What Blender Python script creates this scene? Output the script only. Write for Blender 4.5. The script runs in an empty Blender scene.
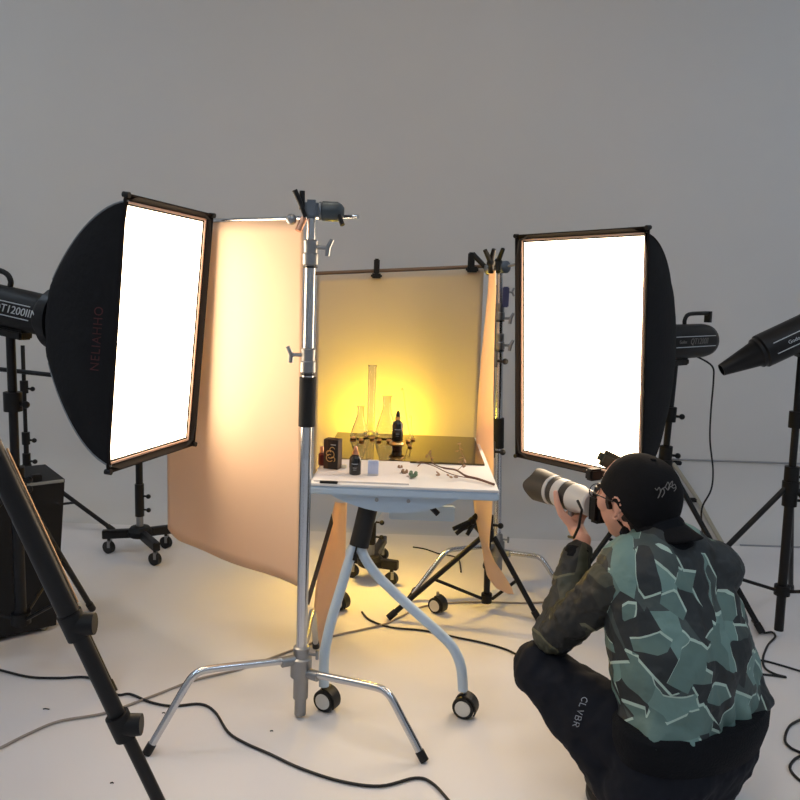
import bpy, bmesh, math, random
from mathutils import Vector as V, Matrix, Euler
from mathutils.bvhtree import BVHTree
random.seed(4)
PI = math.pi
S = bpy.context.scene
COL = S.collection
# ---------------------------------------------------------------- camera
CH = 1.35; FOC = 768.0; PIT = math.radians(8.15); ROL = math.radians(2.0)
r0 = V((1, 0, 0)); FW = V((0, math.cos(PIT), -math.sin(PIT))); u0 = V((0, math.sin(PIT), math.cos(PIT)))
UP = math.cos(ROL)*u0 - math.sin(ROL)*r0
RT = math.cos(ROL)*r0 + math.sin(ROL)*u0
C0 = V((0, 0, CH))
cd = bpy.data.cameras.new('camera'); cam = bpy.data.objects.new('camera', cd); COL.objects.link(cam)
cd.sensor_width = 36; cd.lens = FOC/800*36; cd.clip_start = .05
m = Matrix((RT, UP, -FW)).transposed().to_4x4(); m.translation = C0
cam.matrix_world = m
S.camera = cam
def ray(px, py): return FW + RT*((px-400)/FOC) - UP*((py-400)/FOC)
def U(px, py, Y):                     # the point at distance Y seen there
    d = ray(px, py); return C0 + d*(Y/d.y)
def F(px, py, z=0.0):                 # the point at height z seen there
    d = ray(px, py); return C0 + d*((z-CH)/d.z)
# ---------------------------------------------------------------- materials
def srgb(c): return tuple(((x/255)/12.92 if x/255 <= .04045 else ((x/255+.055)/1.055)**2.4) for x in c) + (1,)
MATS = {}
def mat(name, col, rough=.5, metal=0, bump=0, bscale=60, var=0, vscale=8, trans=0, ior=1.45, coat=0, spec=.5, sheen=0):
    if name in MATS: return MATS[name]
    M = bpy.data.materials.new(name); M.use_nodes = True; nt = M.node_tree; b = nt.nodes['Principled BSDF']
    c = srgb(col)
    b.inputs['Base Color'].default_value = c
    b.inputs['Roughness'].default_value = rough; b.inputs['Metallic'].default_value = metal
    b.inputs['Transmission Weight'].default_value = trans; b.inputs['IOR'].default_value = ior
    b.inputs['Coat Weight'].default_value = coat; b.inputs['Specular IOR Level'].default_value = spec
    b.inputs['Sheen Weight'].default_value = sheen
    tc = nt.nodes.new('ShaderNodeTexCoord')
    if var:
        n = nt.nodes.new('ShaderNodeTexNoise'); n.inputs['Scale'].default_value = vscale; n.inputs['Detail'].default_value = 4
        nt.links.new(tc.outputs['Object'], n.inputs['Vector'])
        r = nt.nodes.new('ShaderNodeValToRGB'); nt.links.new(n.outputs['Fac'], r.inputs[0])
        r.color_ramp.elements[0].position = .3; r.color_ramp.elements[1].position = .7
        r.color_ramp.elements[0].color = tuple(x*(1-var) for x in c[:3])+(1,)
        r.color_ramp.elements[1].color = tuple(min(1, x*(1+var)) for x in c[:3])+(1,)
        nt.links.new(r.outputs[0], b.inputs['Base Color'])
    if bump:
        n = nt.nodes.new('ShaderNodeTexNoise'); n.inputs['Scale'].default_value = bscale; n.inputs['Detail'].default_value = 3
        nt.links.new(tc.outputs['Object'], n.inputs['Vector'])
        bp = nt.nodes.new('ShaderNodeBump'); bp.inputs['Strength'].default_value = bump; bp.inputs['Distance'].default_value = .01
        nt.links.new(n.outputs['Fac'], bp.inputs['Height']); nt.links.new(bp.outputs[0], b.inputs['Normal'])
    MATS[name] = M; return M
def paper_mat(name, col, tcol, tw):
    M = bpy.data.materials.new(name); M.use_nodes = True; nt = M.node_tree; nt.nodes.clear()
    o = nt.nodes.new('ShaderNodeOutputMaterial'); mx = nt.nodes.new('ShaderNodeMixShader'); mx.inputs[0].default_value = tw
    d = nt.nodes.new('ShaderNodeBsdfDiffuse'); d.inputs[0].default_value = srgb(col)
    t = nt.nodes.new('ShaderNodeBsdfTranslucent'); t.inputs[0].default_value = srgb(tcol)
    n = nt.nodes.new('ShaderNodeTexNoise'); n.inputs['Scale'].default_value = 5
    bp = nt.nodes.new('ShaderNodeBump'); bp.inputs['Strength'].default_value = .15; bp.inputs['Distance'].default_value = .02
    nt.links.new(n.outputs['Fac'], bp.inputs['Height']); nt.links.new(bp.outputs[0], d.inputs['Normal'])
    nt.links.new(d.outputs[0], mx.inputs[1]); nt.links.new(t.outputs[0], mx.inputs[2]); nt.links.new(mx.outputs[0], o.inputs[0])
    return M
def emit_mat(name, col, st):
    M = bpy.data.materials.new(name); M.use_nodes = True; nt = M.node_tree; nt.nodes.clear()
    o = nt.nodes.new('ShaderNodeOutputMaterial'); e = nt.nodes.new('ShaderNodeEmission')
    e.inputs[0].default_value = tuple(col)+(1,); e.inputs[1].default_value = st
    nt.links.new(e.outputs[0], o.inputs[0]); return M
def camo_mat(name, cols, line, scale, seed):
    M = bpy.data.materials.new(name); M.use_nodes = True; nt = M.node_tree; b = nt.nodes['Principled BSDF']
    N = nt.nodes.new; L = nt.links.new
    tc = N('ShaderNodeTexCoord'); mp = N('ShaderNodeMapping'); mp.inputs['Location'].default_value = (seed, seed*.7, 1.3)
    mp.inputs['Rotation'].default_value = (.3, .5, .4); mp.inputs['Scale'].default_value = (1, .8, 1)
    L(tc.outputs['Object'], mp.inputs['Vector'])
    def cell(off):
        ad = N('ShaderNodeVectorMath'); ad.operation = 'ADD'; ad.inputs[1].default_value = off; L(mp.outputs[0], ad.inputs[0])
        def vor(sc, stretch, rot):
            mq = N('ShaderNodeMapping'); mq.inputs['Rotation'].default_value = rot; mq.inputs['Scale'].default_value = stretch; L(ad.outputs[0], mq.inputs[0])
            v = N('ShaderNodeTexVoronoi'); v.inputs['Scale'].default_value = sc; v.inputs['Randomness'].default_value = 1
            L(mq.outputs[0], v.inputs['Vector']); q = N('ShaderNodeSeparateColor'); L(v.outputs['Color'], q.inputs[0]); return q.outputs[0]
        a = vor(scale, (1, 1, .62), (.2, .9, .3)); c = vor(scale*.8, (1.1, 1, .5), (.6, -1.1, 1.0)); e = vor(scale*1.2, (1, .7, 1), (1.2, .3, -.6))
        gt = N('ShaderNodeMath'); gt.operation = 'LESS_THAN'; gt.inputs[1].default_value = .82; L(c, gt.inputs[0])
        m1 = N('ShaderNodeMath'); m1.operation = 'MULTIPLY'; L(a, m1.inputs[0]); L(gt.outputs[0], m1.inputs[1])
        g2 = N('ShaderNodeMath'); g2.operation = 'GREATER_THAN'; g2.inputs[1].default_value = .84; L(e, g2.inputs[0])
        m2 = N('ShaderNodeMath'); m2.operation = 'MAXIMUM'; L(m1.outputs[0], m2.inputs[0]); L(g2.outputs[0], m2.inputs[1])
        r = N('ShaderNodeValToRGB'); r.color_ramp.interpolation = 'CONSTANT'; L(m2.outputs[0], r.inputs[0]); el = r.color_ramp.elements
        el[0].position = 0; el[0].color = srgb(cols[0]); el[1].position = .22; el[1].color = srgb(cols[1])
        for p, c_ in ((.47, cols[2]), (.84, cols[3])):
            q = el.new(p); q.color = srgb(c_)
        return m2, r
    sp, r = cell((0, 0, 0)); sp2, r2 = cell((.0045, .003, .0045))
    sb = N('ShaderNodeMath'); sb.operation = 'SUBTRACT'; L(sp.outputs[0], sb.inputs[0]); L(sp2.outputs[0], sb.inputs[1])
    g = N('ShaderNodeMath'); g.operation = 'GREATER_THAN'; g.inputs[1].default_value = .28; L(sb.outputs[0], g.inputs[0])
    mx = N('ShaderNodeMix'); mx.data_type = 'RGBA'; L(g.outputs[0], mx.inputs[0]); L(r.outputs[0], mx.inputs[6]); mx.inputs[7].default_value = srgb(line)
    L(mx.outputs[2], b.inputs['Base Color']); b.inputs['Roughness'].default_value = .6
    n = N('ShaderNodeTexNoise'); n.inputs['Scale'].default_value = 16; n.inputs['Detail'].default_value = 3; L(tc.outputs['Object'], n.inputs['Vector'])
    bp = N('ShaderNodeBump'); bp.inputs['Strength'].default_value = .35; bp.inputs['Distance'].default_value = .02
    L(n.outputs['Fac'], bp.inputs['Height']); L(bp.outputs[0], b.inputs['Normal'])
    return M
WALL = mat('painted_wall', (206, 205, 204), .9, var=.015, vscale=1.2, spec=.2)
FLOOR = mat('painted_floor', (222, 219, 220), .5, var=.03, vscale=1.5, spec=.3)
SEAM = mat('seam_grey', (150, 152, 156), .8)
BLK = mat('black_plastic', (15, 15, 17), .5, spec=.35)
BLKM = mat('black_metal', (14, 14, 17), .42, spec=.4)
FAB = mat('black_fabric', (20, 20, 23), .85, bump=.2, bscale=40, spec=.25)
RIM = mat('rim_fabric', (24, 20, 20), .85, spec=.2)
SILV = mat('silver_edge', (120, 125, 130), .5)
CHR = mat('chrome', (200, 203, 208), .22, metal=1)
STEEL = mat('dull_steel', (150, 152, 155), .42, metal=1)
WHT = mat('cool_lit_white', (188, 206, 224), .4)  # white with the bluish room light put into its colour
TOP = mat('white_laminate', (226, 224, 224), .45)
TYRE = mat('black_tyre', (17, 17, 19), .5)
HUBW = mat('wheel_white', (225, 222, 215), .5)
GLASS = mat('clear_glass', (252, 252, 250), .02, trans=1, ior=1.45)
CAB = mat('cable_black', (20, 20, 24), .5)
CABG = mat('cable_grey', (150, 142, 134), .6)
SKIN = mat('skin', (214, 160, 138), .5, bump=.05, bscale=80)
HAIR = mat('hair', (42, 30, 24), .7, bump=.6, bscale=90)
CAPM = mat('cap_cloth', (17, 17, 20), .85, bump=.15, bscale=120, spec=.2)
TROU = mat('trouser_cloth', (20, 23, 32), .8, bump=.5, bscale=14, spec=.25)
RIB = mat('rib_knit', (17, 19, 24), .9, bump=.3, bscale=150, spec=.2)
RUB = mat('shoe_rubber', (25, 25, 28), .6)
INK = mat('print_grey', (190, 195, 200), .6)
INKD = mat('print_dim', (112, 110, 108), .7)
REDP = mat('print_red', (92, 44, 46), .7)
LENSW = mat('lens_white', (200, 196, 192), .4)
LENSD = mat('lens_dark', (52, 48, 44), .5)
OLIVE = mat('olive_plastic', (74, 72, 56), .5)
GOLD = mat('gold_metal', (222, 184, 120), .3, metal=1)
COPP = mat('copper', (205, 150, 120), .3, metal=1)
GBLK = mat('black_bottle_glass', (16, 15, 15), .15, coat=.5)
BOXD = mat('box_brown', (58, 40, 32), .5)
BOXF = mat('box_black', (26, 22, 22), .45)
MAROON = mat('maroon', (96, 30, 26), .35)
PBLUE = mat('pale_blue_card', (186, 196, 226), .5)
MIRR = mat('bronze_acrylic', (80, 70, 52), .06, metal=.85)
TWIG = mat('twig', (104, 74, 62), .8)
LEAF = mat('dried_leaf', (150, 120, 96), .8)
GREEN = mat('grey_green_bud', (100, 122, 98), .8, var=.3, vscale=60)
STONE = mat('amber_stone', (196, 146, 84), .5, var=.3, vscale=40)
FLAG = mat('brown_board', (66, 54, 50), .7)
TAN = mat('light_edge_strip', (172, 166, 150), .9)  # colour of the painted light edge on the cove
LILAC = mat('blue_clamp', (84, 88, 128), .4, metal=.4)
PAPL = paper_mat('diffusion_paper', (228, 208, 188), (246, 218, 184), .42)
PAPB = paper_mat('backdrop_paper', (196, 182, 160), (220, 200, 170), .12)
CAMO = camo_mat('camo_cloth', [(27, 34, 38), (56, 68, 68), (104, 134, 130), (88, 114, 110)], (168, 190, 180), 16.0, 7.3)
CAMS = camo_mat('camo_sleeve', [(24, 25, 24), (31, 32, 29), (38, 39, 34), (62, 63, 50)], (96, 94, 72), 9.0, 5.0)
EMIT = emit_mat('softbox_diffuser', (1, .77, .52), 9.5)
LEDP = emit_mat('ceiling_lamp_glow', (.68, .83, 1.0), 15.0)
LEDW = emit_mat('added_warm_ceiling_glow', (1.0, .84, .66), 13.0)  # warm panels added in place of bounce light on the back wall
YEL = emit_mat('yellow_lamp_glow', (1, .68, .03), 430.0)
# ---------------------------------------------------------------- mesh builder
def basis(d):
    d = d.normalized(); a = V((0, 0, 1)) if abs(d.z) < .9 else V((1, 0, 0))
    x = a.cross(d).normalized(); return x, d.cross(x), d
def smooth(pts, k=6):
    pts = [V(p) for p in pts]; P = [pts[0]]+pts+[pts[-1]]; out = []
    for i in range(1, len(P)-2):
        a, b, c, d = P[i-1:i+3]
        for j in range(k):
            t = j/k
            out.append(.5*((2*b)+(c-a)*t+(2*a-5*b+4*c-d)*t*t+(3*b-a-3*c+d)*t**3))
    out.append(pts[-1]); return out
class MB:
    k = 1.0
    def __init__(s, M=None): s.bm = bmesh.new(); s.M = M or Matrix()
    def v(s, p): return s.bm.verts.new(s.M @ V(p))
    def f(s, vs):
        try: return s.bm.faces.new(vs)
        except ValueError: return None
    def box(s, c, size, R=None, bev=0):
        c = V(c); R = R or Matrix.Identity(3); h = [x/2 for x in size]
        vs = [s.v(c + R @ V((a*h[0], b*h[1], d*h[2]))) for a in (-1, 1) for b in (-1, 1) for d in (-1, 1)]
        fs = [s.f([vs[i] for i in q]) for q in ((0, 1, 3, 2), (4, 6, 7, 5), (0, 4, 5, 1), (2, 3, 7, 6), (0, 2, 6, 4), (1, 5, 7, 3))]
        if bev:
            es = list({e for f in fs for e in f.edges})
            bmesh.ops.bevel(s.bm, geom=es, offset=bev, segments=2, affect='EDGES')
        return s
    def loft(s, rings, cap=True, closed=True):
        R = [[s.v(p) for p in r] for r in rings]
        for a, b in zip(R, R[1:]):
            n = len(a)
            for i in range(n if closed else n-1):
                s.f([a[i], a[(i+1) % n], b[(i+1) % n], b[i]])
        if cap: s.f(R[0][::-1]); s.f(R[-1])
        return s
    def tube(s, pts, r, n=12, cap=True):
        pts = [V(p) for p in pts]; rs = [x*MB.k for x in (r if isinstance(r, (list, tuple)) else [r]*len(pts))]
        rings = []; x = None
        for i, p in enumerate(pts):
            d = (pts[min(i+1, len(pts)-1)] - pts[max(i-1, 0)])
            if d.length < 1e-9: d = V((0, 0, 1))
            d.normalize()
            if x is None: x = basis(d)[0]
            x = (x - d*x.dot(d)); x = x.normalized() if x.length > 1e-6 else basis(d)[0]
            y = d.cross(x)
            rings.append([p + (x*math.cos(2*PI*k/n)+y*math.sin(2*PI*k/n))*rs[i] for k in range(n)])
        return s.loft(rings, cap)
    def cyl(s, a, b, r, r2=None, n=20): return s.tube([a, b], [r, r if r2 is None else r2], n)
    def lathe(s, prof, o, ax=(0, 0, 1), n=28, cap=True):
        o = V(o); x, y, d = basis(V(ax))
        return s.loft([[o + d*h + (x*math.cos(2*PI*k/n)+y*math.sin(2*PI*k/n))*max(r, 1e-5) for k in range(n)] for r, h in prof], cap)
    def ball(s, c, r, R=None, sub=3):
        rr = [x*MB.k for x in (r if isinstance(r, (list, tuple)) else (r, r, r))]
        T = Matrix.Translation(V(c)) @ (R.to_4x4() if R else Matrix()) @ Matrix.Diagonal(V(tuple(rr)+(1,)))
        bmesh.ops.create_icosphere(s.bm, subdivisions=sub, radius=1, matrix=s.M @ T); return s
    def rc(s, a, b, ra, rb=None):
        rb = ra if rb is None else rb
        s.ball(a, ra); s.ball(b, rb); s.tube([a, b], [ra*.995, rb*.995], 24); return s
    def build(s, name, material, parent=None, sm=True, loc=None):
        me = bpy.data.meshes.new(name)
        bmesh.ops.recalc_face_normals(s.bm, faces=s.bm.faces[:])
        L = V((0, 0, 0))
        if parent is not None: L = world_loc(parent)
        if loc is not None: off = V(loc)
        elif parent is None and s.bm.verts:
            off = V((sum(v.co.x for v in s.bm.verts)/len(s.bm.verts), sum(v.co.y for v in s.bm.verts)/len(s.bm.verts), min(v.co.z for v in s.bm.verts)))
        else: off = L
        for v in s.bm.verts: v.co -= off
        s.bm.to_mesh(me); s.bm.free()
        if sm:
            me.polygons.foreach_set('use_smooth', [True]*len(me.polygons))
            try: me.set_sharp_from_angle(angle=math.radians(38))
            except Exception: pass
        me.materials.append(material)
        o = bpy.data.objects.new(name, me); COL.objects.link(o)
        if parent is not None: o.parent = parent; o.location = off - L
        else: o.location = off
        return o
def world_loc(o):
    p = V(o.location)
    while o.parent: o = o.parent; p += V(o.location)
    return p
def tag(o, label=None, cat=None, group=None, kind=None):
    if label: o['label'] = label
    if cat: o['category'] = cat
    if group: o['group'] = group
    if kind: o['kind'] = kind
    return o
def thing(name, label, cat, loc=(0, 0, 0), group=None):
    o = bpy.data.objects.new(name, None); o.empty_display_size = .05; COL.objects.link(o); o.location = V(loc)
    return tag(o, label, cat, group)
def copy_tree(o, parent=None):
    c = o.copy(); COL.objects.link(c); c.parent = parent
    for ch in [x for x in bpy.data.objects if x.parent == o]: copy_tree(ch, c)
    return c
def bvh(o):
    me = o.data; L = world_loc(o)
    return BVHTree.FromPolygons([v.co+L for v in me.vertices], [tuple(p.vertices) for p in me.polygons])
def remesh(mb, vox, it=6, fac=.5, disp=None):
    """union of the shapes in mb as one continuous surface (returns a new MB)"""
    me = bpy.data.meshes.new('t'); bmesh.ops.recalc_face_normals(mb.bm, faces=mb.bm.faces[:]); mb.bm.to_mesh(me); mb.bm.free()
    o = bpy.data.objects.new('t', me); COL.objects.link(o)
    q = o.modifiers.new('r', 'REMESH'); q.mode = 'VOXEL'; q.voxel_size = vox
    q = o.modifiers.new('s', 'SMOOTH'); q.iterations = it; q.factor = fac
    for (sc, st) in (disp or []):
        tx = bpy.data.textures.new('c', 'CLOUDS'); tx.noise_scale = sc; tx.noise_depth = 2
        q = o.modifiers.new('d', 'DISPLACE'); q.texture = tx; q.strength = st; q.mid_level = .5; q.texture_coords = 'LOCAL'
    bpy.context.view_layer.update()
    ev = o.evaluated_get(bpy.context.evaluated_depsgraph_get()); nm = bpy.data.meshes.new_from_object(ev)
    bpy.data.objects.remove(o)
    r = MB(); r.bm.from_mesh(nm); bpy.data.meshes.remove(nm); return r
def text_mesh(txt, size, shear=0, extrude=.0006, space=1.0):
    c = bpy.data.curves.new('t', 'FONT'); c.body = txt; c.size = size; c.shear = shear; c.extrude = extrude; c.space_character = space
    c.align_x = 'CENTER'; c.align_y = 'CENTER'; c.resolution_u = 3
    o = bpy.data.objects.new('t', c); COL.objects.link(o); bpy.context.view_layer.update()
    me = bpy.data.meshes.new_from_object(o.evaluated_get(bpy.context.evaluated_depsgraph_get()))
    bpy.data.objects.remove(o); return me
def text(name, txt, size, M, material, parent, shear=0, space=1.0, fn=None):
    me = text_mesh(txt, size, shear, space=space); mb = MB(); mb.bm.from_mesh(me)
    for v in mb.bm.verts:
        v.co = M @ v.co
        if fn: v.co = fn(v.co)
    return mb.build(name, material, parent, sm=False)
def frame(o, x, y, z=None):
    x = V(x).normalized(); y = V(y).normalized(); z = V(z).normalized() if z is not None else x.cross(y).normalized()
    m = Matrix((x, y, z)).transposed().to_4x4(); m.translation = V(o); return m
# ---------------------------------------------------------------- studio shell
def sheet(name, pts, material, label=None):
    b = MB(); b.f([b.v(p) for p in pts]); o = b.build(name, material, sm=False, loc=(0, 0, 0)); return tag(o, label, None, None, 'structure')
XW, YB, YF, CH2, FY = 3.9, 4.52, -3.6, 3.9, 4.14
sheet('floor', [(-XW, YF, 0), (XW, YF, 0), (XW, FY, 0), (-XW, FY, 0)], FLOOR, 'white painted studio floor with scuffs and cables')
b = MB(); prof = [(FY, 0)]
for i in range(1, 13):
    a = i/12*PI/2; prof.append((FY+(YB-FY)*math.sin(a), .40*(1-math.cos(a))))
prof.append((YB, CH2))
b.loft([[(x, y, z) for (y, z) in prof] for x in (-XW, XW)], cap=False, closed=False)
tag(b.build('wall_back', WALL, loc=(0, 0, 0)), 'plain white studio wall curving into the floor', None, None, 'structure')
sheet('wall_left', [(-XW, YF, 0), (-XW, YB, 0), (-XW, YB, CH2), (-XW, YF, CH2)], WALL)
sheet('wall_right', [(XW, YF, 0), (XW, YB, 0), (XW, YB, CH2), (XW, YF, CH2)], WALL)
sheet('wall_front', [(-XW, YF, 0), (XW, YF, 0), (XW, YF, CH2), (-XW, YF, CH2)], WALL)
sheet('ceiling', [(-XW, YF, CH2), (XW, YF, CH2), (XW, YB, CH2), (-XW, YB, CH2)], WALL)
def cw(x, t):   # a point on the cove, t 0 floor .. 1 wall
    a = t*PI/2; return V((x, FY+(YB-FY)*math.sin(a)-.004, .40*(1-math.cos(a))+.003))
b = MB(); b.tube([cw(1.62, 1)+V((0, 0, .0)), cw(XW-.02, 1)], .0055, 6); tag(b.build('trim_1', SEAM), 'faint grey seam line along the top of the cove', None, None, 'structure')
b = MB(); b.tube([cw(1.93, .02), cw(XW-.02, .02)], .006, 6); tag(b.build('trim_2', SEAM), 'faint grey seam line where cove meets floor', None, None, 'structure')
for (x, y) in ((-2.4, -1.6), (0, -1.6), (2.4, -1.6), (-2.4, .6), (0, .6), (2.4, .6), (0, 2.5), (2.9, 2.6), (-2.9, 2.6)):  # panels out of view give room light; warm centre ones added to tint wall
    t = thing('ceiling_light', 'unseen square ceiling panel light above the studio', 'ceiling light', (x, y, CH2-.05), 'ceiling panel lights')
    MB().box((x, y, CH2-.02), (.62, .62, .04)).build('housing', WHT, t, sm=False)
    MB().box((x, y, CH2-.046), (.56, .56, .006)).build('diffuser', LEDW if x == 0 and y > 0 else LEDP, t, sm=False)
# ---------------------------------------------------------------- softboxes
def softbox(q, W, Hh, depth, label, side):
    c = V(q[:3]); yaw, tilt, rol = q[3:]
    R = (Matrix.Rotation(yaw, 4, 'Z') @ Matrix.Rotation(tilt, 4, 'X') @ Matrix.Rotation(rol, 4, 'Y'))
    M = Matrix.Translation(c) @ R
    t = thing('softbox', label, 'softbox', M @ V((0, .1, -Hh/2)))
    def ring(y, hw, hh, e, n=48):
        out = []
        for k in range(n):
            a = 2*PI*k/n; ca, sa = math.cos(a), math.sin(a)
            d = (abs(ca)**e+abs(sa)**e)**(-1/e)
            out.append(V((hw*d*ca, y, hh*d*sa)))
        return out
    rings = []
    for i in range(15):
        t_ = i/14
        g = 1-.61*t_**1.6                    # bulging sides
        hw = W/2*(1-.50*t_**1.6); hh = Hh/2*g
        rings.append(ring(t_*depth, hw, hh, 16-12*t_))
    rings.append(ring(.035+depth, .085, .085, 2))
    b = MB(M); b.loft(rings, cap=False); sh = b.build('shell', FAB, t)
    # the rim: four bands standing around the recessed diffuser
    b = MB(M); w = .016; dp = .018
    def rect(y, o): return [V((sx*(W/2-o), y, sz*(Hh/2-o))) for sx, sz in ((-1, -1), (1, -1), (1, 1), (-1, 1))]
    b.loft([rect(.006, -.003), rect(-.001, -.003), rect(-.001, .001), rect(dp, w), rect(dp+.003, w), rect(.006, -.001)], cap=False)
    b.build('rim', RIM, t, sm=False)
    b = MB(M); n = 14; w2 = 2*w-.004; g = []
    for i in range(n+1):
        row = []
        for j in range(n+1):
            x = (i/n-.5)*(W-2*w2); z = (j/n-.5)*(Hh-2*w2)
            row.append(V((x, dp+.002+.0006*math.sin(i*2.1)*math.cos(j*1.7), z)))
        g.append(row)
    b.loft(g, cap=False, closed=False); b.build('diffuser', EMIT, t)
    b = MB(M); hem = .0045
    for sx in (-1, 1): b.box((sx*(W/2-w-.003), dp-.002, 0), (.006, .004, Hh-2*w))
    for sz in (-1, 1): b.box((0, dp-.002, sz*(Hh/2-w-.003)), (W-2*w-.012, .004, .006))
    b.build('velcro_hem', mat('hem_pale', (206, 176, 160), .8), t, sm=False)
    for sx in (-1, 1):
        for sz in (-1, 1):
            MB(M).cyl((sx*(W/2-.002), -.008, sz*(Hh/2-.002)), (sx*(W/2-.001), .012, sz*(Hh/2-.001)), .0085, .008, 10).build('corner_cap', BLK, t)
    b = MB(M); b.lathe([(.088, 0), (.1, .004), (.1, .035), (.085, .04)], (0, depth+.03, 0), (0, 1, 0)); b.build('speed_ring', BLKM, t)
    # thin silvery piping down the edges seen from the side
    for sz in (-1, 1):
        pts = []
        for i in range(15):
            t_ = i/14; e = 16-12*t_; d = 2**(-1/e)
            pts.append((side*W/2*(1-.50*t_**1.6)*d, t_*depth, sz*Hh/2*(1-.61*t_**1.6)*d))
        MB(M).tube(pts, .003, 6).build('edge_piping', SILV if side < 0 else RIM, t)
    return t, M, sh
def strobe(M, name_label, side, L, txt, small=None, rad=.068, thin=False):
    """flash head, axis along local +Y from the mount at y=0"""
    t = thing('studio_flash', name_label, 'studio light', M @ V((0, .1, -rad)))
    r = rad
    MB(M).lathe([(r*1.0, 0), (r*(1.12 if thin else 1.03), .006), (r*(1.12 if thin else 1.03), .4 if thin else .05), (r*.98, .41 if thin else .062)], (0, 0, 0), (0, 1, 0)).build('front_ring', BLKM, t)
    MB(M).lathe([(r*.96, .06), (r, .075), (r, L-.05), (r*.93, L-.015), (r*.75, L), (r*.2, L+.003)], (0, 0, 0), (0, 1, 0)).build('body', BLK, t)
    # handle
    MB(M).tube(smooth([(0, L-.19, r-.005), (0, L-.19, r+.02), (0, L-.16, r+.042), (0, L-.06, r+.046), (0, L+.005, r+.046)]), .009, 10).box((0, L, r+.03), (.03, .014, .05)).build('handle', BLK, t)
    MB(M).box((0, .19, -r-.012), (.06, .13, .03), bev=.006).build('mount_block', BLKM, t)
    # side lettering between two stripes
    for z in (.026, -.018):
        b = MB(M); x = side*(math.sqrt(max(r*r-z*z, 0))+.0004)
        y0 = .035 if thin else .072
        if thin: x = side*(math.sqrt((r*1.125)**2-z*z)+.0006)
        b.box((x, (y0+L-.05)/2, z), (.0014, L-.05-y0, .0032)); b.build('stripe', INK, t, sm=False)
    X = M.to_3x3()
    ydir = X @ V((0, 1, 0)); up = X @ V((0, 0, 1)); xd = X @ V((1, 0, 0))*side
    d = ydir if side > 0 else -ydir
    o = M @ V((side*((r*1.125 if thin else r)+.0008), L*(.31 if side < 0 else .56), .004))
    text('lettering', txt, .036, frame(o, d, up, xd), INK if side < 0 or thin else INKD, t, shear=.2)
    if small:
        o = M @ V((side*((r*1.125 if thin else r)+.0008), L*.27, .004)); text('lettering', small, .02, frame(o, d, up, xd), INK if thin else INKD, t)
    return t
qL = (-.742, 2.40, 1.187, 1.316, .083, .016)
sbL, ML, shL = softbox(qL, .485, .79, .335, 'tall glowing black softbox on the left, seen from its side', -1)
qR = (.653, 2.893, 1.135, -.885, .065, -.016)
sbR, MR, shR = softbox(qR, .6, .9, .44, 'tall glowing black softbox behind the crouching photographer', 1)
def hd(M, dep, extra=None):
    return M @ Matrix.Translation(V((0, dep, 0))) @ (extra or Matrix())
HL = hd(ML, .375, Matrix.Rotation(math.radians(4), 4, 'X'))
strobe(HL, 'black studio flash head mounted on the back of the left softbox', -1, .40, 'QT1200IIM')
HR = hd(MR, .50, Matrix.Rotation(math.radians(-3), 4, 'X'))
strobe(HR, 'black studio flash head mounted behind the right softbox', 1, .435, 'QT1200II', 'Godox', rad=.075)
# faint vertical lettering on the left softbox
tr = bvh(shL)
def onto(p, d, tree=tr, off=.0012):
    h = tree.ray_cast(p - d*.5, d)
    return h[0] - d*off if h[0] is not None else p
p = U(97, 339, 2.4); dd = (p - C0).normalized()
up_ = (U(100, 300, 2.4)-U(94, 380, 2.4)).normalized(); rt_ = dd.cross(up_).normalized()
text('lettering', 'NELIAHHO', .034, frame(p, up_, -rt_, -dd), REDP, sbL, space=1.15, fn=lambda q: onto(q, dd) )
# ---------------------------------------------------------------- snoot light on the right
tip = U(721.5, 370, 3.0); wide = U(760, 352, 3.0)
yd = (wide - tip).normalized(); xd = V((0, -1, 0)); xd = (xd - yd*xd.dot(yd)).normalized(); zd = xd.cross(yd).normalized()
if zd.z < 0: zd = -zd; 
MS = Matrix((xd, yd, zd)).transposed().to_4x4(); MS.translation = wide
sn = strobe(MS, 'black studio flash pointing down-left at the right edge of the frame', 1, .42, 'QT1200II', 'Godox', .060, thin=True)
b = MB(MS); ln = (wide-tip).length
b.lathe([(.020, -ln), (.024, -ln), (.051, -.02), (.060, -.012), (.060, .004), (.05, .006), (.046, -.03), (.02, -ln+.01)], (0, 0, 0), (0, 1, 0), cap=False)
sno = b.build('snoot', BLKM, None); tag(sno, 'black conical snoot on the front of the angled flash head', 'snoot')
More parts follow.
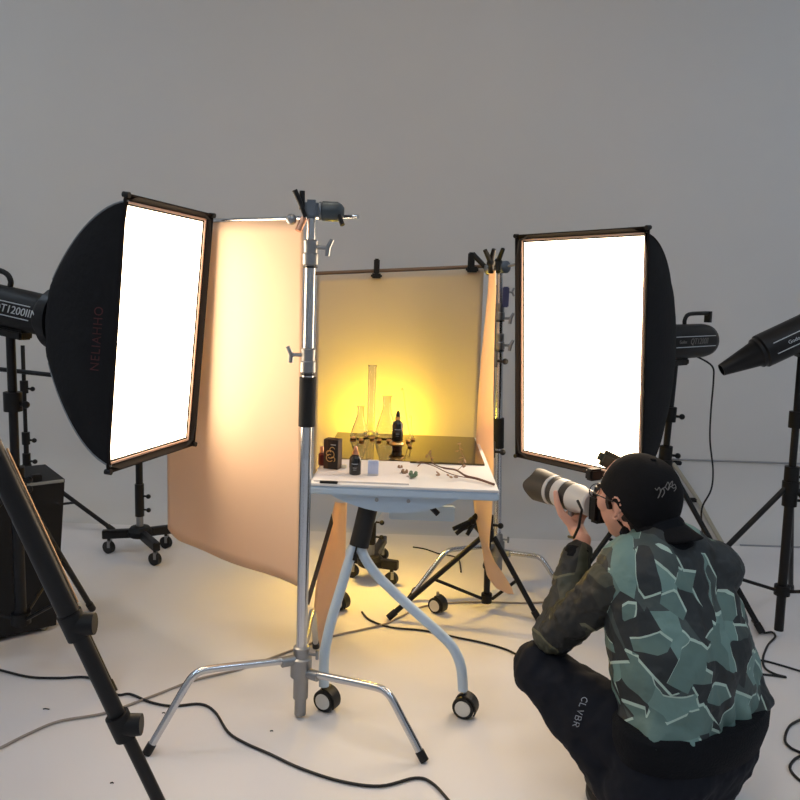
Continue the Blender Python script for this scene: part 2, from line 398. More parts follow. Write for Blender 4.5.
# ---------------------------------------------------------------- black light stands
def light_stand(label, base, top, feet, collar_z, low_z, r=.014, extra=None, name='light_stand'):
    base = V(base); top = V(top)
    t = thing(name, label, 'light stand', (base.x, base.y, 0))
    ax = (top-base)
    def at(z): return base + ax*((z-base.z)/ax.z)
    MB().tube([at(base.z+.01), at((base.z+top.z)/2)], r, 16).build('lower_pole', BLKM, t)
    MB().tube([at((base.z+top.z)/2-.02), top], r*.78, 16).build('upper_pole', BLKM, t)
    zs = [collar_z+.06, (base.z+top.z)/2, (base.z+top.z)/2+(top.z-base.z)*.28]
    for z in zs:
        MB().cyl(at(z-.035), at(z+.03), r*1.55, n=16).build('collar', BLK, t)
        k = MB(); a = at(z-.01); k.tube([a, a+V((.045, -.012, 0))], .006, 8); k.ball(a+V((.05, -.013, 0)), .013, sub=2); k.build('knob', BLK, t)
    MB().cyl(at(collar_z-.02), at(collar_z+.03), r*1.8, n=16).build('leg_collar', BLK, t)
    MB().cyl(at(low_z-.02), at(low_z+.02), r*1.7, n=16).build('brace_collar', BLK, t)
    for f in feet:
        f = V(f); A = at(collar_z); d = (f - A); side = V((d.x, d.y, 0)).normalized()*.025
        lg = MB().tube([A+side, f+V((0, 0, .012))], .0115, 10).build('leg', BLKM, t)
        MB().cyl(f+V((0, 0, .012))-d.normalized()*.035, f+V((0, 0, .012))+d.normalized()*.006, .0145, n=10).build('rubber_foot', TYRE, lg)
        MB().tube([at(low_z)+side, A+side+(f-A-side)*.52], .007, 8).build('brace', BLKM, t)
    return t
p0 = V((-1.335, 2.60, 0))
tpt = HL @ V((0, .19, -.083))
f1 = F(113, 694); f2 = F(92, 611)
light_stand('black light stand holding the left softbox, pole at the left edge', (tpt.x-.0, tpt.y, .13), (tpt.x, tpt.y, tpt.z), [f1, f2, (tpt.x-.5, tpt.y-.2, 0)], .62, .17, .019)
tr_ = HR @ V((0, .19, -.083))
light_stand('black light stand holding the right softbox, mostly behind the photographer', (tr_.x-.02, tr_.y, .03), tr_, [F(761, 634), (tr_.x-.45, tr_.y-.1, 0), (tr_.x+.15, tr_.y+.45, 0)], .62, .2, .018)
sp_ = MS @ V((0, .14, -.085))
bt = F(778, 637)
light_stand('black light stand at the right edge holding the angled flash', (bt.x, bt.y, 0.02), sp_, [(bt.x-.62, bt.y-.10, 0), (bt.x+.42, bt.y-.42, 0), (bt.x+.30, bt.y+.5, 0)], .62, .20, .018)
# stand farther back on the left with a horizontal bar
fb = F(113, 532); cb = U(27, 470, 3.95)
t2 = light_stand('black light stand far back at the left, one thin leg reaching right', (cb.x, 3.95, .03), (cb.x, 3.95, 1.0), [fb, (cb.x-.35, 3.7, 0), (cb.x-.2, 4.1, 0)], cb.z, .14, .013)
a = U(-30, 366, 3.93); c = U(52, 375, 3.93); MB().tube([a, c], .012, 10).build('cross_bar', BLKM, t2)
# boom arm near left flash
# ---------------------------------------------------------------- big tripod in the foreground left
foot = F(201, 893); apex = U(-62, 336, 1.40); 
t = thing('tripod', 'large black tripod leg crossing the lower left corner with two twist knobs', 'tripod', (apex.x-.1, apex.y+.1, 0))
dirn = (foot-apex); pk = []
def along(px, py):   # distance along the leg of the point seen there
    best = min((abs(((apex+dirn*s)-C0).normalized().dot(ray(px, py).normalized())-1), s) for s in [i/400 for i in range(401)]); return best[1]
s1 = along(75, 625); s2 = along(122, 725)
leg = MB().tube([apex, apex+dirn*s1], .0215, 20).tube([apex+dirn*(s1-.02), apex+dirn*s2], .017, 20).tube([apex+dirn*(s2-.02), foot+V((0, 0, .01))-dirn.normalized()*.01], .0135, 20).build('leg', BLKM, t)
for s in (s1, s2):
    k = MB(); c = apex+dirn*s; u_ = dirn.normalized()
    k.cyl(c-u_*.028, c+u_*.028, .0245, n=20); k.cyl(c+V((-.0, -.0, 0)), c+V((.040, .004, .002)), .025, .022, n=18); k.build('leg_lock', BLK, leg)
MB().tube([apex+dirn*.18+V((.02, .01, .01)), apex+dirn*(s1-.03)+V((.019, .01, .008))], .0022, 6).build('leg_rail', mat('brass_rail', (170, 140, 110), .4, metal=.8), leg)
MB().ball(foot+V((0, 0, .016)), .016, sub=2).build('rubber_foot', TYRE, leg)
hubp = apex + V((-.03, .03, .02))
for g in ((-1.35, 1.85, 0), (-1.15, 1.0, 0)):
    MB().tube([hubp, V(g)+V((0, 0, .012))], [.0185, .0115], 16).build('leg', BLKM, t)
MB().cyl(hubp-V((0, 0, .06)), hubp+V((0, 0, .08)), .04, n=20).build('centre_hub', BLK, t)
# ---------------------------------------------------------------- chrome C stands
def c_stand(label, base, top, zs, feet, bendz, knobs, rl=.0175, ru=.0125, hub=.20):
    base = V(base); top = V(top); ax = top-base
    def at(z): return base+ax*((z-base.z)/ax.z)
    t = thing('c_stand', label, 'light stand', (base.x, base.y, 0))
    zc1, zc2, s0, s1_ = zs     # collar (upper), collar (lower), sleeve from, to
    MB().tube([at(base.z), at(base.z+.09)], rl*1.05, 20).build('post_foot', STEEL, t)
    MB().tube([at(hub-.04), at(zc2)], rl, 24).build('lower_post', CHR, t)
    MB().tube([at(zc2-.02), at(zc1)], rl*.86, 24).build('middle_post', CHR, t)
    MB().tube([at(zc1-.02), top], ru, 24).build('upper_post', CHR, t)
    for zc, w in ((zc1, .075), (zc2, .075)):
        c_ = MB().lathe([(rl*1.05, 0), (rl*1.3, .004), (rl*1.3, w*.45), (rl*1.12, w*.5), (rl*1.2, w*.95), (rl*.95, w)], at(zc-w*.6), ax, 20).build('collar', STEEL, t)
        MB().cyl(at(zc-w*.6-.006), at(zc-w*.6-.001), rl*1.22, n=18).build('collar_seal', BLK, c_)
    for (z, dx) in knobs:
        a = at(z); d = V((dx, -.006, 0)); k = MB(); k.tube([a, a+d*.05/abs(dx)], .006, 8)
        e = a+d*.05/abs(dx); k.tube([e+V((-.002, 0, -.024)), e+V((0, 0, 0)), e+V((.012*dx/abs(dx), 0, .024))], [.007, .008, .006], 8); k.build('t_knob', STEEL, t)
    MB().cyl(at(s0), at(s1_), rl*1.42, n=24).build('grip_sleeve', mat('black_foam', (30, 30, 30), .85), t)
    MB().lathe([(rl*1.3, -.12), (rl*1.35, -.118), (rl*1.35, -.05), (rl*1.9, -.045), (rl*1.9, .015), (rl*1.45, .02), (rl*1.45, .05), (rl*1.05, .055)], at(hub), ax, 20).build('leg_hub', STEEL, t)
    a = at(hub+.03); MB().tube([a, a+V((.05, -.01, .0))], .005, 8).tube([a+V((.05, -.01, -.014)), a+V((.05, -.01, .014))], .005, 8).build('t_knob', STEEL, t)
    for f, bf, hz in feet:
        f = V(f); A = at(hub+hz); bp = A.lerp(V((f.x, f.y, A.z)), bf); bp.z = bendz+hz
        d = V((f.x-A.x, f.y-A.y, 0)).normalized()
        fz = f + V((0, 0, .02))
        q1 = A.lerp(bp, .88); q2 = bp.lerp(fz, .16); pts = [A+d*.02, A.lerp(bp, .5), q1, bp*.5+(q1+q2)*.25, q2, bp.lerp(fz, .5), fz]
        lg = MB().tube(smooth(pts, 5), .0115, 14).build('leg', CHR, t)
        MB().cyl(A+d*.015, A+d*.065, .0165, n=14).build('leg_socket', STEEL, lg)
        e = (fz-bp).normalized(); MB().cyl(fz-e*.012, fz+e*.02, .0135, n=12).build('rubber_foot', TYRE, lg)
    return t, at
def grip_head(stand, c, ax, r, w):
    """two knurled discs on a horizontal axle, part of the stand"""
    ax = ax.normalized()
    return MB().lathe([(r*.5, -w), (r, -w+.004), (r, -.003), (r*.9, 0), (r, .003), (r, w-.004), (r*.55, w)], c, ax, 24).build('grip_head', mat('cast_blue_grey', (118, 126, 136), .4, metal=.8), stand)
fc = V((-.282, 2.268, .01)); ft = V((-.274, 2.268, 1.545))
def zz(y, Y=2.268, x=305): return U(x, y, Y).z
cs1, at1 = c_stand('tall chrome light stand in front of the white table, its post crossing the picture', fc, ft,
        (zz(250), zz(358), zz(426), zz(377)), [(F(150, 754), .72, .012), (F(421, 761), .72, -.03), ((-.285, 2.73, 0), .72, 0)], .215, [(zz(247), 1), (zz(355), -1)], hub=zz(662))
# grip head on the front stand
gc = U(322, 211, 2.262); t = grip_head(cs1, gc, V((1, .05, .02)), .026, .012)
bl = mat('cast_blue_grey', (118, 126, 136), .4, metal=.8)
MB().box(at1(1.548)+V((0, 0, .022)), (.04, .036, .055), bev=.008).build('clamp_body', bl, t)
MB().lathe([(.016, .0), (.028, .008), (.028, .05), (.022, .062), (.012, .07)], gc+V((-.006, 0, 0)), V((1, .03, -.01)), 20).build('ratchet_plate', mat('cast_dark', (74, 82, 88), .45, metal=.7), t)
MB().tube([gc+V((-.045, -.02, -.02)), gc+V((-.06, -.03, .02)), gc+V((-.075, -.035, .052))], [.006, .007, .008], 10).build('clamp_lever', BLK, t)
MB().tube([gc+V((-.055, -.02, .0)), gc+V((-.055, -.02, .052))], .008, 10).build('clamp_lever', BLK, t)
MB().tube([gc+V((-.05, -.01, -.022)), gc+V((-.065, -.02, -.06))], .010, 10).build('clamp_knob', COPP, t)
MB().tube([gc+V((.05, -.015, -.01)), gc+V((.062, -.025, -.04))], .007, 8).build('clamp_knob', BLK, t)
MB().ball(gc+V((-.085, -.02, -.028)), .016, sub=2).build('clamp_screw', STEEL, t)
# arm rod: from the near end beyond the stand to the far end behind the softbox
rA = U(357, 215.5, 2.20); rB = V((-.875, 2.86, 1.566))
rA = V((-.138, 2.235, rA.z))
rodD = (rB-rA)
arm = MB().tube([rA, rB], .0065, 12).build('metal_rod', CHR); tag(arm, 'thin metal rod from the front stand, holding the left paper sheet', 'rod')
# ---------------------------------------------------------------- left diffusion sheet hanging under the rod
def paper(name, label, fn, nu, nv, material, cat='paper'):
    b = MB(); b.loft([[fn(i/nu, j/nv) for j in range(nv+1)] for i in range(nu+1)], cap=False, closed=False)
    o = b.build(name, material)
    md = o.modifiers.new('thickness', 'SOLIDIFY'); md.thickness = .0006
    return tag(o, label, cat)
pA = rA + rodD*.235; pB = rB
def fL(u, v):
    p = pA.lerp(pB, u); z = p.z - .006 - v*(p.z-.385)
    n = V((.62, .78, 0)); k = max(0, u-.86)/.14
    wob = .010*math.sin(u*5.5+1.0)*v + .006*math.sin(u*11)*v
    z += .03*k*k*v**7
    p = V((p.x, p.y, z)) + n*(wob)
    return p
paper('diffusion_sheet', 'large cream paper sheet hanging between the left softbox and the table', fL, 40, 30, PAPL, 'paper sheet')
# ---------------------------------------------------------------- right chrome stand
rc_b = U(496, 592, 3.45); rc_t = U(500, 268, 3.45); rc_b.y = rc_t.y = 3.45; rc_b.z = .02
def z2(y): return U(498, y, 3.45).z
cs2, at2 = c_stand('chrome light stand at the right behind the table, beside the right softbox', rc_b, rc_t,
        (z2(310), z2(340), z2(448), z2(418)), [(F(411, 601), .62, 0), (F(566, 600), .62, -.03), ((rc_b.x+.02, 3.92, 0), .7, 0)], .205, [(z2(318), 1), (z2(345), 1)], .0185, .0135, hub=z2(545))
b = MB(); q = U(505.5, 297, 3.42); b.box(q, (.028, .03, .09), bev=.004); b.build('clamp_plate', LILAC, cs2)
b = MB(); q = U(512, 292, 3.42); b.tube([U(508, 292, 3.42), q], .005, 8).tube([U(514, 288, 3.42), q, U(514, 296, 3.42)], .005, 8); b.build('wing_nut', STEEL, cs2)
g2 = U(504, 267, 3.40); t = grip_head(cs2, g2, V((.55, -.8, 0)), .027, .018)
MB().tube([g2+V((0, 0, .0)), g2+V((.045, -.02, .012))], .006, 8).build('clamp_screw', STEEL, t)
MB().ball(g2+V((-.055, .04, -.01)), .03, sub=2).build('clamp_body', STEEL, t)
# backdrop rod and paper
ra = U(314, 273.5, 3.58); rb = U(492, 266, 3.50)
bar = MB().tube([ra, rb], .0085, 12).build('backdrop_bar', mat('brown_bar', (120, 100, 82), .5, metal=.5)); tag(bar, 'thin brown crossbar holding the yellow lit backdrop paper', 'rod')
wa = ra + (rb-ra)*.02; wb = ra+(rb-ra)*.955
def fB(u, v):
    p = wa.lerp(wb, u); z = (p.z-.01)*(1-v) + .47*v
    y = p.y - .012 + .02*math.sin(u*4)*v
    if u > .8: y -= .05*((u-.8)/.2)**2*v
    return V((p.x, y, z))
paper('backdrop_paper', 'pale backdrop paper glowing yellow behind the glassware', fB, 40, 30, PAPB, 'backdrop')
def a_clamp(px, py, Y, label, ang=0, flip=False, hnd=True):
    c = U(px, py, Y); t = thing('spring_clamp', label, 'clamp', c)
    R = Matrix.Rotation(ang, 3, 'Y')
    return c, t, R
# two clamps on the backdrop bar
c, t, R = a_clamp(376.5, 275, 3.53, 'small black clamp in the middle of the backdrop bar')
MB().box(c+V((0, 0, -.004)), (.05, .03, .022), bev=.006).build('jaw', BLK, t); MB().box(c+V((0, 0, .038)), (.026, .026, .07), bev=.005).build('handle', BLK, t)
c, t, R = a_clamp(472, 269.5, 3.48, 'small black clamp near the right end of the backdrop bar')
MB().box(c+V((0, 0, 0)), (.055, .03, .024), bev=.006).build('jaw', BLK, t); MB().box(c+V((-.005, 0, .04)), (.03, .026, .07), bev=.005).tube([c+V((.0, 0, .068)), c+V((.055, -.03, .012))], [.012, .011], 10).build('handle', BLK, t)
def spring(c, h1, h2, jaw, label):
    t = thing('spring_clamp', label, 'clamp', c)
    MB().tube([c, h1], [.011, .0085], 10).build('handle', BLK, t); MB().tube([c, h2], [.011, .0085], 10).build('handle', BLK, t)
    MB().ball(c, .017, sub=2).build('spring', BLK, t)
    MB().tube([c, jaw], [.014, .009], 10).build('jaw', BLK, t); return t
spring(U(491, 263, 2.99), U(485, 250, 2.97), U(494, 249, 2.97), U(491, 273, 3.0), 'black spring clamp with crossed handles gripping the top of the right paper strip')
spring(U(498, 262, 3.25), U(503, 249, 3.2), U(489, 268, 3.28), U(498, 272, 3.2), 'black spring clamp beside the right grip head, one handle pointing up')
# right side diffusion strip, seen nearly edge on
rows = [(270, 489, 495, 3.03, 2.98), (290, 488, 496, 3.04, 2.96), (320, 485, 495, 3.05, 2.94), (360, 481, 494, 3.05, 2.93), (400, 478, 493.5, 3.05, 2.92), (440, 476, 493.5, 3.05, 2.92), (470, 475, 494, 3.05, 2.92),
        (495, 473, 493, 3.05, 2.92), (515, 475, 492, 3.04, 2.93), (535, 479, 490, 3.02, 2.94), (548, 482, 489, 3.0, 2.95), (562, 484, 495, 2.99, 2.95), (576, 487, 505, 2.98, 2.94), (588, 496, 512, 2.97, 2.93), (594, 508, 513.5, 2.95, 2.93)]
def fR(u, v):
    x = v*(len(rows)-1); i = min(int(x), len(rows)-2); k = x-i
    r1 = [a*(1-k)+b_*k for a, b_ in zip(rows[i], rows[i+1])]
    Y = r1[3]*(1-u)+r1[4]*u; px = r1[1]*(1-u)+r1[2]*u
    return U(px, r1[0], Y) + V((.012*math.sin(u*PI), 0, 0))
paper('diffusion_sheet', 'narrow cream paper sheet hanging right of the table, twisted at its lower end', fR, 10, 60, PAPL, 'paper sheet')
rows2 = [(502, 335, 347, 2.95, 2.98), (530, 328, 346, 2.93, 2.96), (560, 320, 345, 2.90, 2.93), (590, 315.5, 343, 2.86, 2.9), (615, 313, 335, 2.82, 2.85), (635, 312, 328, 2.78, 2.80), (647, 314, 322, 2.745, 2.75)]
def fS(u, v):
    x = v*(len(rows2)-1); i = min(int(x), len(rows2)-2); k = x-i
    r1 = [a*(1-k)+b_*k for a, b_ in zip(rows2[i], rows2[i+1])]
    p = U(r1[1]*(1-u)+r1[2]*u, r1[0], r1[3]*(1-u)+r1[4]*u) + V((0, -.012*math.sin(u*PI), 0)); p.z = max(p.z, .004); return p
paper('diffusion_sheet', 'curled cream paper end trailing to the floor behind the left table leg', fS, 8, 30, PAPL, 'paper sheet')
# ---------------------------------------------------------------- white rolling table
TYAW = math.radians(-1.0); T0 = V((.022, 2.315, 0)); TR = Matrix.Rotation(TYAW, 3, 'Z')
def T(x, y, z=0): return T0 + TR @ V((x, y, z))
TW, TL, TH = .588, .86, .75
tb = thing('folding_table', 'white rolling table with splayed legs and castors holding the glassware', 'table', T(0, TL/2, 0))
MB().box(T(0, TL/2, TH-.007), (TW, TL, .008), TR, bev=.002).build('tabletop', TOP, tb)
MB().box(T(0, TL/2, TH-.024), (TW, TL, .026), TR, bev=.004).build('table_edge', WHT, tb)  # kept apart from the top to carry the painted bluish light
# curved bracket under the near end
b = MB(); pr = []
n = 14; front = []; 
for y in (.035, .06):
    r_ = []
    for i in range(n+1): x = -.24+.42*i/n; r_.append(T(x, y, TH-.038))
    for i in range(n, -1, -1): s = i/n; x = -.24+.42*s; r_.append(T(x, y, TH-.040-.058*math.sin(PI*s)**.8))
    front.append(r_)
b.loft(front); br = b.build('end_bracket', WHT, tb)
for x in (-.085, .015): MB().cyl(T(x, .036, TH-.056), T(x, .028, TH-.056), .006, n=10).build('bolt', STEEL, br)
cyA = U(369, 504, 2.42); cyB = U(359, 546, 2.40)
MB().cyl(cyA, cyB, .0315, n=28).build('pivot_sleeve', mat('sleeve_black', (26, 26, 28), .6), tb)
a = U(352, 542, 2.39); MB().tube([U(357, 545, 2.37), U(355.5, 552, 2.37)], .003, 8).tube([U(355.5, 552, 2.37), U(355, 560, 2.37)], [.004, .0085], 10).build('pull_cord', BLK, tb)
def leg_oval(pts, name='leg'):
    return MB().tube(smooth(pts, 6), .0165, 16).build(name, WHT, tb)
l1 = leg_oval([U(357, 540, 2.40), U(350, 558, 2.39), U(342, 585, 2.37), U(331, 622, 2.34), U(324.5, 655, 2.32), U(324, 686, 2.305)])
l2 = leg_oval([U(359, 540, 2.40), U(364, 556, 2.395), U(376, 574, 2.385), U(396, 594, 2.37), U(418, 614, 2.35), U(438, 632, 2.33), U(453, 648, 2.315), U(461, 667, 2.305), U(463, 690, 2.303)])
def castor(pos, ax, parent, r=.036, name='castor'):
    """twin wheel: pos is the floor contact; ax the axle direction towards the viewer"""
    p = V(pos); c = p+V((0, 0, r)); ax = V(ax).normalized(); k = parent
    sd = ax.cross(V((0, 0, 1))).normalized()
    o = MB(); 
    for s in (-1, 1): o.lathe([(r*.62, -.009), (r*.95, -.009), (r, -.005), (r, .005), (r*.95, .009), (r*.62, .009)], c+ax*s*.014, ax, 28)
    # hood over the trailing side
    h = []
    for i in range(9):
        a = -.5+i/8*2.2; d = (-sd*math.cos(a)+V((0, 0, 1))*math.sin(a)); 
        h.append([c+d*(r+.002)+ax*.02, c+d*(r+.007)+ax*.02, c+d*(r+.007)-ax*.02, c+d*(r+.002)-ax*.02])
    o.loft(h); w = o.build(name, TYRE, k)
    MB().lathe([(r*.72, 0), (r*.7, .003), (r*.3, .0045), (.001, .0045)], c+ax*.0225, ax, 24).build('wheel_disc', HUBW, w)
    MB().cyl(c+V((0, 0, r*.3)), c+V((0, 0, r+.022)), .0065, n=10).build('stem', STEEL, w)
    return w
castor(F(326, 709), (-.45, -.9, 0), tb); castor(F(464, 716), (-.35, -.93, 0), tb)
# far pair of legs, hidden behind the near ones and the sheets
f_off = T(0, .78)-T(0, 0)
MB().tube(smooth([T(-.05, .80, TH-.04), T(-.075, .79, .5), T(-.23, .78, .25), T(-.262, .78, .095)], 6), .0165, 14).build('leg', WHT, tb)
castor(T(-.262, .78), (-.45, -.9, 0), tb)
# cross beam and panel
bA = U(362, 515, 2.65); bB = U(446, 521, 2.85)
MB().box(T(.065, .42, .545), (.24, .03, .055), TR, bev=.004).box(T(-.03, .42, .63), (.05, .03, .16), TR, bev=.004).build('crossbeam', WHT, tb)
MB().box(T(.02, .36, TH-.062), (.09, .45, .05), TR, bev=.004).build('underframe_rail', WHT, tb)
MB().tube([U(419, 499, 2.42), U(429, 505, 2.42), U(438, 514, 2.42)], [.007, .0085, .0095], 10).build('release_lever', BLK, tb)
# ---------------------------------------------------------------- objects on the table
ZT = TH-.003
bd = MB().box(T(-.135, .18, ZT+.003), (.30, .31, .004), TR).build('foam_board', mat('board_white', (232, 226, 224), .5)); tag(bd, 'thin white board lying on the near left of the tabletop', 'board')
st = MB().box(T(-.235, .012, ZT+.003), (.055, .018, .004), TR).build('black_strip', BLK); tag(st, 'tiny black strip at the near left corner of the tabletop', 'strip')
pl = MB().box(T(-.007, .585, ZT+.004), (.570, .50, .006), TR).build('acrylic_plate', MIRR); tag(pl, 'dark reflective bronze plate at the back of the table', 'plate')
ZP = ZT+.0075
def flask(px, base, h, rb, rn, label):
    p = F(px, base, ZP); t = thing('erlenmeyer_flask', label, 'flask', p)
    w = .0022
    out = [(rb*.8, 0), (rb, .004), (rb*1.0, .012), (rb*.55, h*.5), (rn*1.05, h*.70), (rn, h*.74), (rn, h*.95), (rn*1.25, h*.985), (rn*1.25, h)]
    inn = [(r-w, z) for r, z in out[::-1]][1:-1] + [(rb*.78, .0035)]
    MB().lathe(out+[(rn*1.25-w, h)]+inn+[(.0005, .003)], p, n=32, cap=False).lathe([(rb*.8, 0), (.0005, 0)], p, n=32, cap=False).build('glass_body', GLASS, t)
    for k in range(3):
        MB().tube([p+V(((rb*(1-.27*k)+.0004)*math.cos(a_), -(rb*(1-.27*k)+.0004)*math.sin(a_), h*(.16+.12*k))) for a_ in (1.2, 1.4, 1.6, 1.8)], .0007, 5).build('graduation', INK, t)
    return t
flask(360, 437, .128, .040, .013, 'smaller conical glass flask at the left of the plate')
flask(386, 437, .170, .049, .0165, 'larger conical glass flask beside the black dropper bottle')
p = F(370.5, 433, ZP); t = thing('glass_cylinder', 'tall narrow glass measuring cylinder behind the two flasks', 'glass cylinder', p); h = .285; r_ = .0165
MB().lathe([(r_, .004), (r_, h-.006), (r_*1.15, h-.003), (r_*1.15, h), (r_-.002, h), (r_-.002, .008), (.0005, .007)], p, n=28, cap=False).lathe([(.0005, .003), (r_, .004)], p, n=28, cap=False).build('tube_wall', GLASS, t)
MB().lathe([(.0005, 0), (.028, 0), (.028, .003), (.016, .005)], p, n=28, cap=False).build('foot', GLASS, t)
for (x0, y0, x1, y1, Y, lab) in ((411, 438, 402.5, 389, 3.0, 'taller thin bent glass rod leaning behind the black dropper bottle'), (413, 437, 410.5, 416, 3.0, 'short thin glass rod standing right of the black dropper bottle')):
    a = F(x0, y0, ZP+.002); e = U(x1, y1, a.y+.02)
    pts = [a, a.lerp(e, .35)+V((-.004, 0, 0)), a.lerp(e, .98)+V((.002, 0, .0)), e+V((-.006, 0, -.006))]
    tag(MB().tube(smooth(pts, 4), .0022, 8).build('glass_rod', GLASS), lab, 'glass rod')
for i, (px, py, s) in enumerate(((353, 438, .016), (361, 440, .018), (366, 436, .015), (372, 438, .017), (379, 440, .017), (389, 441, .018), (408, 441, .016), (413, 439, .014), (410, 446, .015))):
    p = F(px, py+1, ZP); m_ = MB(); s *= .72; m_.ball(p+V((0, 0, s*.42)), (s, s*.8, s*.5), Matrix.Rotation(i*1.3, 3, 'Z'), sub=2)
    for v in m_.bm.verts:
        d_ = (v.co-p); v.co = p+d_*(1+.16*math.sin(v.co.x*300+i)*math.cos(v.co.y*260)); v.co.z = max(v.co.z, p.z)
    tag(m_.build('amber_stone', STONE, sm=False), 'small rough amber stone lying between the flasks' if i < 6 else 'small rough amber stone right of the black dropper bottle', 'stone', 'amber stones between the flasks' if i < 6 else 'amber stones by the dropper bottle')
# dropper bottle standing on a gold stand
p = F(397, 450, ZP)
t = thing('display_stand', 'small dark pedestal with a gold ring under the dropper bottle', 'stand', p)
MB().lathe([(.017, 0), (.018, .002), (.018, .018)], p).build('base', mat('stand_brown', (52, 30, 22), .4), t)
MB().lathe([(.02, .018), (.029, .021), (.03, .026), (.026, .033), (.018, .034)], p).build('gold_ring', GOLD, t)
def bottle(p, label, h, r, cap, group=None, sq=False):
    t = thing('dropper_bottle', label, 'bottle', p)
    MB().lathe([(r*.9, 0), (r, .003), (r, h*.56), (r*.85, h*.63), (r*.42, h*.68), (r*.42, h*.71)], p).build('glass_body', GBLK, t)
    MB().lathe([(r*.5, h*.70), (r*.55, h*.705), (r*.55, h*.80), (r*.48, h*.81)], p).build('collar', cap, t)
    MB().lathe([(r*.36, h*.80), (r*.38, h*.84), (r*.32, h*.95), (r*.15, h)], p).build('dropper_bulb', GBLK if cap is GOLD else cap, t)
    for dz, s_ in ((.40, .009), (.26, .0055), (.19, .0045)):
        MB().tube([p+V((r*1.003*math.sin(a_), -r*1.003*math.cos(a_), h*dz)) for a_ in [(k_/6-.5)*s_*120 for k_ in range(7)]], s_*.09, 5).build('printed_line', INK, t)
    return t
bottle(p+V((0, 0, .0345)), 'black dropper bottle with gold collar standing on the gold ringed pedestal', .115, .0205, GOLD)
p = F(355, 474, ZT+.0055); bottle(p, 'black dropper bottle with copper cap on the white board', .093, .0195, COPP)
p = F(321.5, 465, ZT+.0055); p.y += .0
t = thing('small_bottle', 'small dark red bottle with pink cap left of the brown box', 'bottle', p)
MB().lathe([(.010, 0), (.011, .002), (.011, .038), (.006, .044)], p).build('glass_body', MAROON, t); MB().lathe([(.0065, .044), (.0065, .062), (.005, .064)], p).build('cap', COPP, t)
# brown carton
p = F(332.5, 468, ZT+.0055); RB = Matrix.Rotation(math.radians(-18), 3, 'Z')
t = thing('product_carton', 'dark brown and black carton with a gold swirl on the left of the board', 'box', p)
MB().box(p+V((0, .0, .05)), (.052, .036, .1), RB, bev=.001).build('carton_body', BOXD, t)
ff = RB @ V((0, -1, 0)); xx = RB @ V((1, 0, 0))
MB().box(p+V((0, 0, .05))+ff*.0184+xx*.008, (.034, .0008, .0985), RB).build('front_panel', BOXF, t)
for k, (cx, cz, r_, a0, a1) in enumerate(((.006, .066, .009, .3, 4.2), (.0, .050, .013, -2.2, 2.6), (-.003, .038, .012, 1.2, 5.6), (.008, .034, .008, -1, 2.4), (-.006, .054, .009, 1.6, 4.6))):
    o_ = p+ff*.0192+xx*cx+V((0, 0, cz))
    MB().tube([o_+xx*r_*math.cos(a0+(a1-a0)*i/12)+V((0, 0, r_*math.sin(a0+(a1-a0)*i/12))) for i in range(13)], .0011, 6).build('gold_swirl', GOLD, t)
MB().box(p+ff*.0190+xx*.009+V((0, 0, .083)), (.018, .0006, .0025), RB).build('printed_line', INK, t, sm=False)
p = F(373, 475, ZT+.0055); t = thing('pale_box', 'small pale blue box standing on the white board', 'box', p)
MB().box(p+V((0, 0, .0265)), (.034, .016, .045), bev=.001).build('lid', PBLUE, t); MB().box(p+V((0, 0, .003)), (.036, .018, .006), bev=.001).build('base_band', mat('pale_grey', (205, 205, 210), .5), t)
p = F(344, 468, ZT+.0055); tag(MB().box(p+V((0, 0, .006)), (.018, .014, .012), bev=.002).build('white_eraser', mat('cream', (236, 226, 200), .5)), 'tiny cream block between the carton and the copper capped bottle', 'block')
# dried branch
def TP(px, py, z=.01): return F(px, py, ZT+z)
t = thing('dried_branch', 'thin brown dried branch with small leaves on the right of the table', 'branch', TP(450, 472, 0))
MB().tube(smooth([TP(494, 484.5, .006), TP(478, 479, .008), TP(466, 476, .012), TP(456, 470, .016), TP(444, 468, .018), TP(434, 464, .02), TP(431, 458, .025), TP(430, 453, .03)], 4), [.0042]*9+[.0032]*8+[.0022]*8+[.0014]*4, 8).build('stem', TWIG, t)
MB().tube(smooth([TP(470, 478, .01), TP(458, 476, .01), TP(446, 472, .014), TP(434, 466, .018), TP(424, 463, .02), TP(418, 462, .02)], 4), .0015, 6).build('stem', TWIG, t)
MB().tube(smooth([TP(456, 471, .015), TP(462, 466, .02), TP(464, 458, .035), TP(460, 450, .05), TP(460, 443, .06)], 4), .0012, 6).build('stem', TWIG, t)
for i, (px, py, z) in enumerate(((430, 452, .03), (427, 456, .028), (432, 458, .026), (418, 462, .02), (419, 465, .012), (460, 462, .03), (464, 466, .025), (461, 458, .035), (465, 461, .03), (438, 475, .01), (438, 473, .018), (451, 477, .012), (456, 477, .012), (448, 475, .016), (459, 444, .06), (461, 449, .05), (457, 451, .05))):
    c = TP(px, py, z); RR = Euler((random.uniform(-.8, .8), random.uniform(-.8, .8), random.uniform(0, 3))).to_matrix()
    MB().ball(c, (.0085, .0055, .0022), RR, sub=2).build('dried_leaf', LEAF, t)
for i, (px, py, rr) in enumerate(((400, 469, .009), (404.5, 474.5, .012), (413, 478, .0155))):
    p = TP(px, py, 0.0005+.0); t = thing('flower_head', ['smallest dried brown bud near the table centre', 'middle dried brown flower head on the near table edge', 'largest grey green dried flower head on the near table edge'][i], 'dried flower', p)
    m_ = MB()
    for k in range(9):
        a = k*2.4; m_.ball(p+V((rr*.6*math.cos(a), rr*.6*math.sin(a), rr*.75+rr*.35*math.sin(k*1.7))), rr*.45, sub=1)
    m_.build('petals', GREEN if i == 2 else LEAF, t); MB().tube([p+V((rr*.2, 0, rr*.7)), p+V((-rr*1.9, .004, .002))], .0011, 6).build('stalk', TWIG, t)
